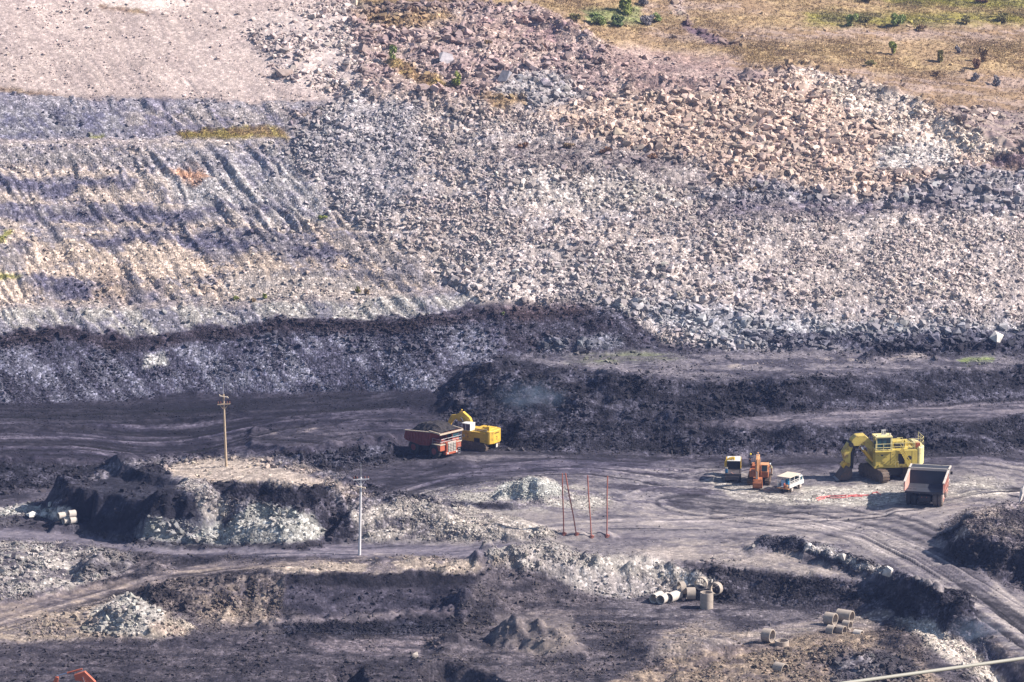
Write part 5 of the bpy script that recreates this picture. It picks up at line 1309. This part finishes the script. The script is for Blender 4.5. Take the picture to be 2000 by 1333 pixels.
mb.box((.4, 0, 2.2), (.08, 1.8, 1.7)); mb.build('bulkhead', M_black, R_)
mb = MB(); mb.box((-2.0, .95, 1.75), (.5, .35, .55)); mb.build('blue_locker', M_blue, R_, .02)
mb = MB(); mb.box((-2.0, .95, 2.15), (.5, .36, .22)); mb.build('cream_lid', M_cream, R_, .02)
mb = MB(); mb.tube([(-2.35, .3, 1.6), (-2.4, 0, 1.35), (-2.4, -.3, 1.5)], .04, 5); mb.build('tow_chain', M_pinkd, R_)
mb = MB(); mb.prism([(1.2, .9), (2.9, .9), (2.9, 1.9), (2.6, 2.7), (1.2, 2.7)], -1.1, 1.1); cb = mb.build('cab', M_yel_b, R_, .05)
mb = MB(); mb.box((1.19, 0, 2.2), (.02, 1.8, .6)); mb.box((2.0, -1.105, 2.2), (.9, .02, .6)); mb.box((2.0, 1.105, 2.2), (.9, .02, .6)); mb.build('cab_window', M_glass, cb)
mb = MB()
V = [(-1.9, 1.15, 2.55), (-1.9, 1.05, 3.15), (-1.7, .2, 3.62), (-1.6, .05, 3.6)]
mb.tube([(-1.9, 1.15, 2.3), (-1.9, 1.12, 3.1)], .13, 8); mb.tube([(-1.9, 1.1, 3.1), (-1.85, .5, 3.48), (-1.8, -.05, 3.62)], .2, 8); mb.tube([(-1.8, -.05, 3.7), (-1.8, -.1, 3.25)], .17, 8); mb.build('crane_arm', M_yel_b, R_, smooth=False)

# ---- red hose, poles, rods
def ground_path(pts, dz):
    out = []
    for i in range(len(pts) - 1):
        a, b = at(*pts[i]), at(*pts[i+1])
        for k in range(5):
            x, y = a.x + (b.x - a.x) * k / 5, a.y + (b.y - a.y) * k / 5
            out.append((x + .08 * math.sin(k * 2.1 + i), y + .15 * math.sin(k + i * 1.7), float(ground_z(np.array(x), np.array(y))) + dz))
    return out
mb = MB(); mb.tube(ground_path([(1594,976),(1620,971),(1650,969),(1680,969),(1702,967)], .08), .085, 6); tag(mb.build('hose', M_hose, smooth=True), 'main run of red hose lying across the pale patch of ground', 'hose', 'red hoses')
mb = MB(); mb.tube(ground_path([(1597,979),(1612,973),(1640,974),(1668,971),(1690,972)], .08), .07, 6); tag(mb.build('hose', M_hose, smooth=True), 'second red hose tangled just in front of the main run', 'hose', 'red hoses')
mb = MB(); mb.tube(ground_path([(1702,966),(1712,962),(1722,970)], .07), .05, 6); tag(mb.build('hose', M_hose, smooth=True), 'short thin red hose end bent near the dump truck', 'hose', 'red hoses')
lone_boulder(1592,972,(.45,.35,.4),(.25,.22,.2),'dark stone at the left end of the red hose',.3,1)

def power_pole(u, v, h, m, r, label, arms, pin, lean=0.0, top=None):
    p = at(u, v); root = thing('power_pole', p, rad(8), label, 'pole', 'power poles')
    mb = MB(); mb.cyl((0, 0, -.3), (lean * h, 0, h), r, r * .6, 12); mb.build('shaft', m, root, smooth=True)
    mb = MB(); mb.cyl((lean * h, 0, h - .1), (lean * h, 0, h + pin), .05, .03, 6); mb.build('lightning_rod', M_steel, root)
    for z, L, w in arms:
        mb = MB(); mb.box((lean * z, -.18, z), (L, .13, w), (0, rad(-2), 0)); mb.box((lean * z + L * .22, -.14, z - .35), (L * .5, .04, .05), (0, rad(-50), 0)); mb.box((lean * z - L * .22, -.14, z - .35), (L * .5, .04, .05), (0, rad(50), 0)); ar = mb.build('crossarm', m if z > 0 else m, root)
        for k in (-.44, -.25, .25, .44):
            mb = MB(); x = lean * z + k * L; mb.cyl((x, -.18, z + w / 2), (x, -.18, z + w / 2 + .16), .05, None, 8); mb.cyl((x, -.18, z + w / 2 + .12), (x, -.18, z + w / 2 + .32), .10, .06, 10); mb.build('insulator', M_insul, ar)
    if top:
        mb = MB(); mb.box((lean * top, -.2, top), (1.0, .12, .1), (0, rad(12), 0)); mb.cyl((lean * top - .45, -.2, top), (lean * top - .6, -.2, top + .3), .06, None, 8); mb.cyl((lean * top + .5, -.2, top), (lean * top + .62, -.2, top - .25), .06, None, 8); mb.build('fuse_bracket', M_cream, root)
    return root
power_pole(442, 912, 10.4, M_wood, .19, 'weathered timber power pole standing on top of the pale mound', [(9.0, 1.8, .14)], 1.7, -.022, 10.1)
power_pole(702, 1085, 10.6, M_pole, .20, 'pale grey concrete power pole at the edge of the haul road', [(10.35, 2.1, .13)], 1.9, .028, 9.3)
for (u0, v0, u1, v1), lb in zip([(1101,1044,1098,925),(1126,1046,1104,926),(1155,1050,1147,929),(1185,1049,1186,931)],
        ['leftmost of the upright thin red brown posts beside the haul road', 'slanting red brown post, its top leaning left toward its neighbour', 'slightly crooked red brown post, between the slanting one and the rightmost', 'rightmost red brown post, standing straight by the haul road']):
    p = at(u0, v0); pxm = FPX / (p.y * CP - (p.z - HC) * SP); hh = (v0 - v1) / pxm / CP; dx = (u1 - u0) / pxm
    root = thing('post', p, 0, lb, 'post', 'red brown posts')
    mb = MB(); mb.tube([(0, 0, -.25), (dx * .3 + .02, 0, hh * .3), (dx * .65 - .03, 0, hh * .65), (dx, 0, hh)], .085, 8); mb.build('shaft', M_rust, root, smooth=True)
    mb = MB(); mb.cyl((0, 0, -.15), (0, 0, .25), .30, .16, 9); mb.box((.2, -.1, .08), (.3, .25, .25), (.2, .3, .4)); mb.build('footing', M_rust, root)

# ---- concrete rings
def ring(u, v, ax, ro, L, label, group, m=M_conc, stand=False, dz=0.0, th=.12, tilt=0.0, base=None):
    p = base if base is not None else at(u, v)
    o = MB()
    if stand: o.pipe((0, 0, 0), (0, 0, L), ro, ro - th, wob=.012)
    else: o.pipe((-L / 2, 0, ro), (L / 2, 0, ro), ro, ro - th, wob=.012)
    ob = o.build('concrete_ring', m, None, smooth=True)
    ob.location = p + Vector((0, 0, dz)); ob.rotation_euler = (0, tilt, ax)
    return tag(ob, label, 'concrete ring', group)
g1 = 'concrete rings below the pale rock bank'
ring(1283,1176,rad(58),.62,1.9,'leftmost small concrete pipe lying with its open end toward the camera',g1,M_concw,th=.09)
ring(1297,1178,rad(58),.62,1.9,'middle one of the small concrete pipes lying side by side',g1,M_concw,th=.09)
ring(1316,1175,rad(52),.66,2.2,'right one of the small pipes lying side by side, touching a big ring',g1,M_concw,th=.09)
ring(1331,1164,rad(20),.85,.7,'large concrete ring leaning behind the lying pipes',g1,M_conc)
ring(1349,1172,rad(4),.80,1.15,'concrete ring on its side, alone between the pipes and the stack',g1,M_conc)
ring(1369,1158,rad(75),.85,.8,'concrete ring facing the camera behind the stack, left of it',g1,M_conc)
q = ring(1380,1188,0,.85,1.05,'lower standing ring of the stack of two',g1,M_conc,stand=True)
ring(1380,1188,.2,.85,1.05,'upper standing ring on top of the stack of two',g1,M_conc,stand=True,dz=1.06)
ring(1398,1168,rad(60),.85,.8,'dark concrete ring leaning against the back of the stack',g1,M_conc,dz=.2)
g2 = 'concrete rings on the pale track in the foreground'
ring(1624,1236,rad(-34),.72,1.0,'front left low concrete ring at the foot of the foreground group',g2,M_conc,dz=-.5,th=.09)
ring(1622,1221,rad(-33),.80,1.35,'big concrete ring upright on its side at the left of the foreground group',g2,M_conc)
ring(1650,1216,rad(-32),.82,2.0,'longest concrete ring at the back right of the foreground group',g2,M_conc)
ring(1643,1236,rad(-36),.6,1.0,'low concrete ring in the middle of the foreground group',g2,M_conc,dz=-.3,th=.09)
ring(1654,1230,rad(-34),.58,1.0,'smaller concrete ring in front of the longest one',g2,M_conc,th=.09)
ring(1676,1238,rad(-30),.6,1.0,'half buried concrete ring at the right end of the foreground group',g2,M_concw,dz=-.75,th=.09)
ring(1500,1255,rad(-32),.86,1.2,'concrete ring with a broken rim on its side, next to a low ring',g2,M_conc)
ring(1527,1261,0,.88,.62,'low concrete ring lying flat with its open top up',g2,M_conc,stand=True)
ring(1524,1306,rad(-40),.75,1.4,'buried concrete ring end showing in the brown foreground bank',g2,M_conc,dz=-.85,th=.1)
g3 = 'white concrete rings below the dark mound'
ring(142,1024,rad(35),.52,1.0,'lower right white ring under the stacked one',g3,M_concw,th=.08)
ring(130,1024,rad(35),.50,1.0,'lower middle white ring of the small pile',g3,M_concw,th=.08)
ring(120,1018,rad(35),.48,1.0,'lower left white ring next to the white slabs',g3,M_concw,th=.08)
b_ = at(142, 1024); ring(0,0,rad(30),.52,1.0,'white ring stacked on top of the small pile',g3,M_concw,th=.08,base=b_ + Vector((-.1, .1, .86)))
for u, v, s_, lb in ((108,1012,(.9,.5,.4),'white slab just left of the white rings'),(88,1008,(.8,.6,.45),'big white block left of the white slab'),(62,1008,(.9,.6,.4),'white block near the left end of the pale row'),(98,988,(.5,.4,.35),'small white block above the pale row by the mound')):
    lone_boulder(u, v, s_, (.60,.58,.55), lb, .3, int(u) % 14)

# ---- overhead cable close to the camera
def ray(u, v, Y):
    return Vector((Y * (u - 1000) / dyv(v), Y, HC - Y * tanv(v)))
a_, b_ = ray(1640, 1336, 52), ray(2000, 1286, 55)
d_ = b_ - a_; pts = []
for k in range(41):
    t = -8 + 20 * k / 40; q = a_ + d_ * t; q.z += .0035 * (t - .5) ** 2 - .001; pts.append(q)
mb = MB(); mb.tube(pts, .028, 10); tag(mb.build('cable', M_wire, smooth=True), 'pale overhead cable crossing the bottom right corner close to the camera', 'cable')

# ---- people at the orange excavator
def skin_body(name, joints, edges, m, parent=None, sub=1):
    me = bpy.data.meshes.new(name); me.from_pydata([j[0] for j in joints], edges, [])
    o = link(bpy.data.objects.new(name, me)); md = o.modifiers.new('skin', 'SKIN'); md.use_smooth_shade = True
    for i, j in enumerate(joints):
        me.skin_vertices[0].data[i].radius = (j[1], j[1] * (j[2] if len(j) > 2 else 1)); me.skin_vertices[0].data[i].use_root = i == 0
    sb = o.modifiers.new('sub', 'SUBSURF'); sb.levels = sub; sb.render_levels = sub
    me.materials.append(m)
    if parent: o.parent = parent
    return o
M_skin = mat('skin', (.30,.17,.11), .6, var=.06)
M_shirt_d = mat('dark_shirt', (.03,.035,.055), .9, var=.1); M_shirt_t = mat('olive_tan_shirt', (.36,.33,.20), .9, var=.1)
M_trou_d = mat('dark_trousers', (.035,.035,.045), .9, var=.1); M_trou_t = mat('tan_trousers', (.42,.36,.28), .9, var=.1)
M_hat_y = mat('yellow_helmet', (.72,.55,.03), .35, var=.03); M_hat_w = mat('white_helmet', (.78,.78,.76), .35, var=.03)
M_hair = mat('black_hair', (.012,.011,.012), .7); M_boot = mat('black_boots', (.02,.02,.02), .7)
def person(p, rz, label, shirt, trou, hat, bend, reach):
    root = thing('person', p, rz, label, 'person')
    b = bend; hipz = .92
    def T(x, y, z):     # lean the upper body forward at the hips
        dz = z - hipz
        if dz <= 0: return (x, y, z)
        return (x + dz * math.sin(b), y, hipz + dz * math.cos(b))
    hand = {}
    J = [((0, 0, hipz), .14, .85), (T(0, 0, 1.1), .13, 1.2), (T(0, 0, 1.32), .145, 1.35), (T(0, 0, 1.46), .075), (T(.02, 0, 1.55), .055), (T(.03, 0, 1.63), .085), (T(.03, 0, 1.74), .07)]
    E = [(0, 1), (1, 2), (2, 3), (3, 4), (4, 5), (5, 6)]
    for sg in (-1, 1):
        i = len(J)
        sh = T(0, sg * .2, 1.40); el = T(.12 + .1 * reach, sg * .30, 1.14); wr = T(.32 + .12 * reach, sg * .26, 1.02 + .25 * reach); pm = tuple(Vector(wr) + Vector((.08, 0, .02)))
        J += [(sh, .065), (el, .048), (wr, .032), (pm, .036, .6)]; E += [(2, i), (i, i+1), (i+1, i+2), (i+2, i+3)]
        for f in range(4):
            k = len(J); y = (f - 1.5) * .02; L = (.075, .085, .08, .06)[f]
            J += [(tuple(Vector(pm) + Vector((.05, y, 0))), .0095), (tuple(Vector(pm) + Vector((.05 + L * .55, y, -.015))), .009), (tuple(Vector(pm) + Vector((.05 + L * .9, y, -.05))), .008)]
            E += [(i+3, k), (k, k+1), (k+1, k+2)]
        k = len(J); J += [(tuple(Vector(pm) + Vector((-.01, -sg * .045, -.01))), .011), (tuple(Vector(pm) + Vector((.035, -sg * .06, -.03))), .009)]; E += [(i+3, k), (k, k+1)]
        i = len(J)
        J += [((0, sg * .10, .82), .095), ((.04, sg * .12, .48), .065), ((-.02, sg * .13, .10), .045), ((.13, sg * .14, .045), .04)]; E += [(0, i), (i, i+1), (i+1, i+2), (i+2, i+3)]
    skin_body('body', J, E, M_skin, root)
    S_ = [(T(0, 0, .94), .155, .9), (T(0, 0, 1.1), .15, 1.25), (T(0, 0, 1.32), .165, 1.4), (T(0, 0, 1.44), .10)]; SE = [(0, 1), (1, 2), (2, 3)]
    for sg in (-1, 1):
        i = len(S_); S_ += [(T(0, sg * .2, 1.40), .085), (T(.12 + .1 * reach, sg * .30, 1.14), .066), (T(.28 + .12 * reach, sg * .27, 1.045 + .2 * reach), .05)]; SE += [(2, i), (i, i+1), (i+1, i+2)]
    skin_body('shirt', S_, SE, shirt, root)
    P_ = [((0, 0, .96), .16, .9)]; PE = []
    for sg in (-1, 1):
        i = len(P_); P_ += [((0, sg * .10, .80), .11), ((.04, sg * .12, .48), .085), ((-.02, sg * .13, .12), .07)]; PE += [(0, i), (i, i+1), (i+1, i+2)]
    skin_body('trousers', P_, PE, trou, root)
    for sg in (-1, 1):
        mb = MB(); mb.prism([(-.1, 0), (.17, 0), (.18, .06), (.06, .14), (-.1, .16)], sg * .13 - .05, sg * .13 + .05); mb.build('boot', M_boot, root, .015)
    hc = Vector(T(.035, 0, 1.69))
    mb = MB(); mb.cyl(hc + Vector((-.01, 0, .02)), hc + Vector((-.01, 0, .10)), .125, .115, 16); mb.cyl(hc + Vector((-.01, 0, .10)), hc + Vector((-.01, 0, .165)), .115, .055, 16); mb.cyl(hc + Vector((.015, 0, .015)), hc + Vector((.015, 0, .03)), .155, .15, 16)
    mb.build('helmet', hat, root, smooth=True)
    mb = MB(); mb.cyl(hc + Vector((-.05, 0, -.06)), hc + Vector((-.03, 0, .04)), .075, .1, 10); mb.build('hair', M_hair, root, smooth=True)
    mb = MB(); mb.box(hc + Vector((.095, 0, -.045)), (.04, .025, .05)); mb.box(hc + Vector((.085, .035, -.015)), (.02, .025, .012)); mb.box(hc + Vector((.085, -.035, -.015)), (.02, .025, .012)); mb.box(hc + Vector((.08, 0, -.09)), (.02, .05, .012)); mb.build('face', mat('face_skin', (.22,.11,.08), .6), root, .004)
    return root
pp = SPOT['orange_digger']
person(pp + Vector((2.05, .9, 1.05)), rad(200), 'person with a white helmet in olive and tan work clothes leaning toward the excavator cab', M_shirt_t, M_trou_t, M_hat_w, .35, .6)
person(pp + Vector((-.95, 2.9, 2.0)), rad(-70), 'person with a yellow helmet in dark clothes standing on the orange excavator behind its boom', M_shirt_d, M_trou_d, M_hat_y, .15, .2)

# ---- shrubs and small trees
for a in [
 (765,120,1.5,2.6,'green','small bright green tree at the left edge of the broken ground','small_tree','tree'),
 (890,172,1.9,2.9,'lime','small yellow green tree beside the grey squared block','small_tree','tree'),
 (1165,47,3.6,2.2,'green','broad green bush above the pale bare patch'),
 (1207,52,3.4,2.0,'deep','dark green bush at the right end of the broad green bush'),
 (1222,28,3.0,4.2,'lime','tall thin leafed tree behind the dark green bush','small_tree','tree'),
 (1252,10,2.4,1.8,'blue','grey blue bush near the top edge beyond the tall thin tree'),
 (1262,50,3.2,1.8,'blue','grey blue bush low on the right of the tall thin tree'),
 (1282,44,2.2,1.6,'green','small green bush at the right side of the grey blue bush'),
 (1125,42,3.0,1.2,'olive','low olive bush left of the broad green bush'),
 (1662,52,2.4,2.2,'green','rounded green bush high on the grass slope'),
 (1690,42,3.4,1.6,'olive','wide olive bush just right of the rounded green bush'),
 (1752,52,3.6,2.8,'green','largest green bush high on the grass slope'),
 (1800,62,2.4,1.2,'dry','low grey brown bush below the largest green bush'),
 (1835,122,1.4,2.8,'olive','slim upright sapling on the grass slope','small_tree','tree'),
 (1870,104,1.2,1.2,'blue','small round grey bush right of the slim sapling'),
 (1904,136,1.9,2.4,'russet','rust brown grass clump on the right of the slope'),
 (1918,120,1.9,2.4,'dry','pale tall grass clump behind the rust brown one'),
 (1742,108,2.0,2.6,'lime','thin lime green sapling in the middle of the grass slope','small_tree','tree'),
 (1888,48,2.4,1.6,'olive','dark olive bush high up near the right edge'),
 (1955,44,2.6,1.6,'olive','olive bush at the upper right end of the slope'),
 (1700,128,2.2,1.0,'olive','low olive bush left of the lime green sapling'),
 (1905,160,1.8,1.6,'blue','round grey bush on the bare strip above the ridge'),
 (1945,168,1.5,1.8,'blue','bare twiggy grey bush near the right edge of the bare strip'),
 (1830,150,1.6,1.0,'dry','low dry bush on the bare strip above the ridge'),
 (1918,6,3.4,1.2,'russet','dark rust coloured bush at the top edge on the right'),
 (1690,2,4.4,1.2,'deep','dark green bush cut by the top edge'),
 (516,585,.95,.8,'lime','bright lime green bush on the wall ledge'),
 (460,586,1.3,.6,'lime','flat yellow green bush left of the bright lime bush'),
 (495,590,1.2,.6,'dry','brown bush between the two lime bushes on the ledge'),
 (697,572,1.2,1.0,'olive','olive bush on the ledge right of the bright lime bush'),
 (715,576,1.1,.8,'dry','yellow brown bush beside the olive bush on the ledge'),
 (630,428,1.8,.5,'lime','low yellow green bush under the left edge of the slide'),
 (982,616,.35,.4,'green','tiny green plant on the brown top of the coal face'),
 (1020,290,2.0,.9,'russet','brown scrub on the ledge inside the slide, left side'),
 (1180,300,2.6,1.0,'russet','large brown scrub in the middle of the slide ledge'),
 (1110,290,2.4,.8,'dry','dry pale scrub between the two brown ones on the slide ledge'),
 (1275,312,2.2,.9,'russet','brown scrub at the right end of the slide ledge'),
 (1470,372,1.8,.8,'dry','dry scrub on the lower ledge of the slide'),
 (955,90,1.8,1.0,'dry','dry scrub in the middle of the broken ground'),
 (1060,95,1.8,1.0,'russet','brown scrub on the right of the broken ground')]:
    shrub(*a)

# ------------------------------------------------------------------ air
if HAZE_DENSITY > 0:
    hb = MB(); hb.box((0, 350, 57), (4200, 3400, 150))
    hm = bpy.data.materials.new('haze_air'); hm.use_nodes = True; hn = hm.node_tree; hn.nodes.clear()
    ho = hn.nodes.new('ShaderNodeOutputMaterial'); pv = hn.nodes.new('ShaderNodeVolumePrincipled')
    pv.inputs['Color'].default_value = (.34, .48, 1.0, 1); pv.inputs['Density'].default_value = HAZE_DENSITY; pv.inputs['Anisotropy'].default_value = .2
    hn.links.new(pv.outputs[0], ho.inputs['Volume'])
    tag(hb.build('haze', hm), kind='stuff')

def smoke(p, r, dens, label):
    bm = bmesh.new(); bmesh.ops.create_icosphere(bm, subdivisions=3, radius=1.0)
    me = bpy.data.meshes.new('smoke'); bm.to_mesh(me); bm.free()
    o = link(bpy.data.objects.new('smoke', me)); o.location = p + Vector((0, 0, r[2] * .5)); o.scale = r
    m = bpy.data.materials.new('coal_smoke'); m.use_nodes = True; nt = m.node_tree; nt.nodes.clear()
    out = nt.nodes.new('ShaderNodeOutputMaterial'); pv = nt.nodes.new('ShaderNodeVolumePrincipled'); pv.inputs['Color'].default_value = (.55, .72, 1, 1)
    tc = nt.nodes.new('ShaderNodeTexCoord'); ln = nt.nodes.new('ShaderNodeVectorMath'); ln.operation = 'LENGTH'; nt.links.new(tc.outputs['Object'], ln.inputs[0])
    mr = nt.nodes.new('ShaderNodeMapRange'); mr.inputs['From Min'].default_value = 1.0; mr.inputs['From Max'].default_value = .1; nt.links.new(ln.outputs['Value'], mr.inputs['Value'])
    nz = nt.nodes.new('ShaderNodeTexNoise'); nz.inputs['Scale'].default_value = 2.2; nz.inputs['Detail'].default_value = 3; nt.links.new(tc.outputs['Object'], nz.inputs['Vector'])
    m2 = nt.nodes.new('ShaderNodeMapRange'); m2.inputs['From Min'].default_value = .38; m2.inputs['From Max'].default_value = .7; nt.links.new(nz.outputs['Fac'], m2.inputs['Value'])
    mu = nt.nodes.new('ShaderNodeMath'); mu.operation = 'MULTIPLY'; nt.links.new(mr.outputs[0], mu.inputs[0]); nt.links.new(m2.outputs[0], mu.inputs[1])
    m3 = nt.nodes.new('ShaderNodeMath'); m3.operation = 'MULTIPLY'; m3.inputs[1].default_value = dens; nt.links.new(mu.outputs[0], m3.inputs[0]); nt.links.new(m3.outputs[0], pv.inputs['Density'])
    nt.links.new(pv.outputs[0], out.inputs['Volume']); me.materials.append(m)
    return tag(o, label, 'smoke', kind='stuff')
smoke(at(1035, 800), (6.5, 4, 3.2), .10, 'thin blue smoke rising from the smouldering coal bank')
smoke(at(1905, 1255), (4.0, 3, 2.4), .14, 'thin blue smoke above the rubble bank at the lower right')
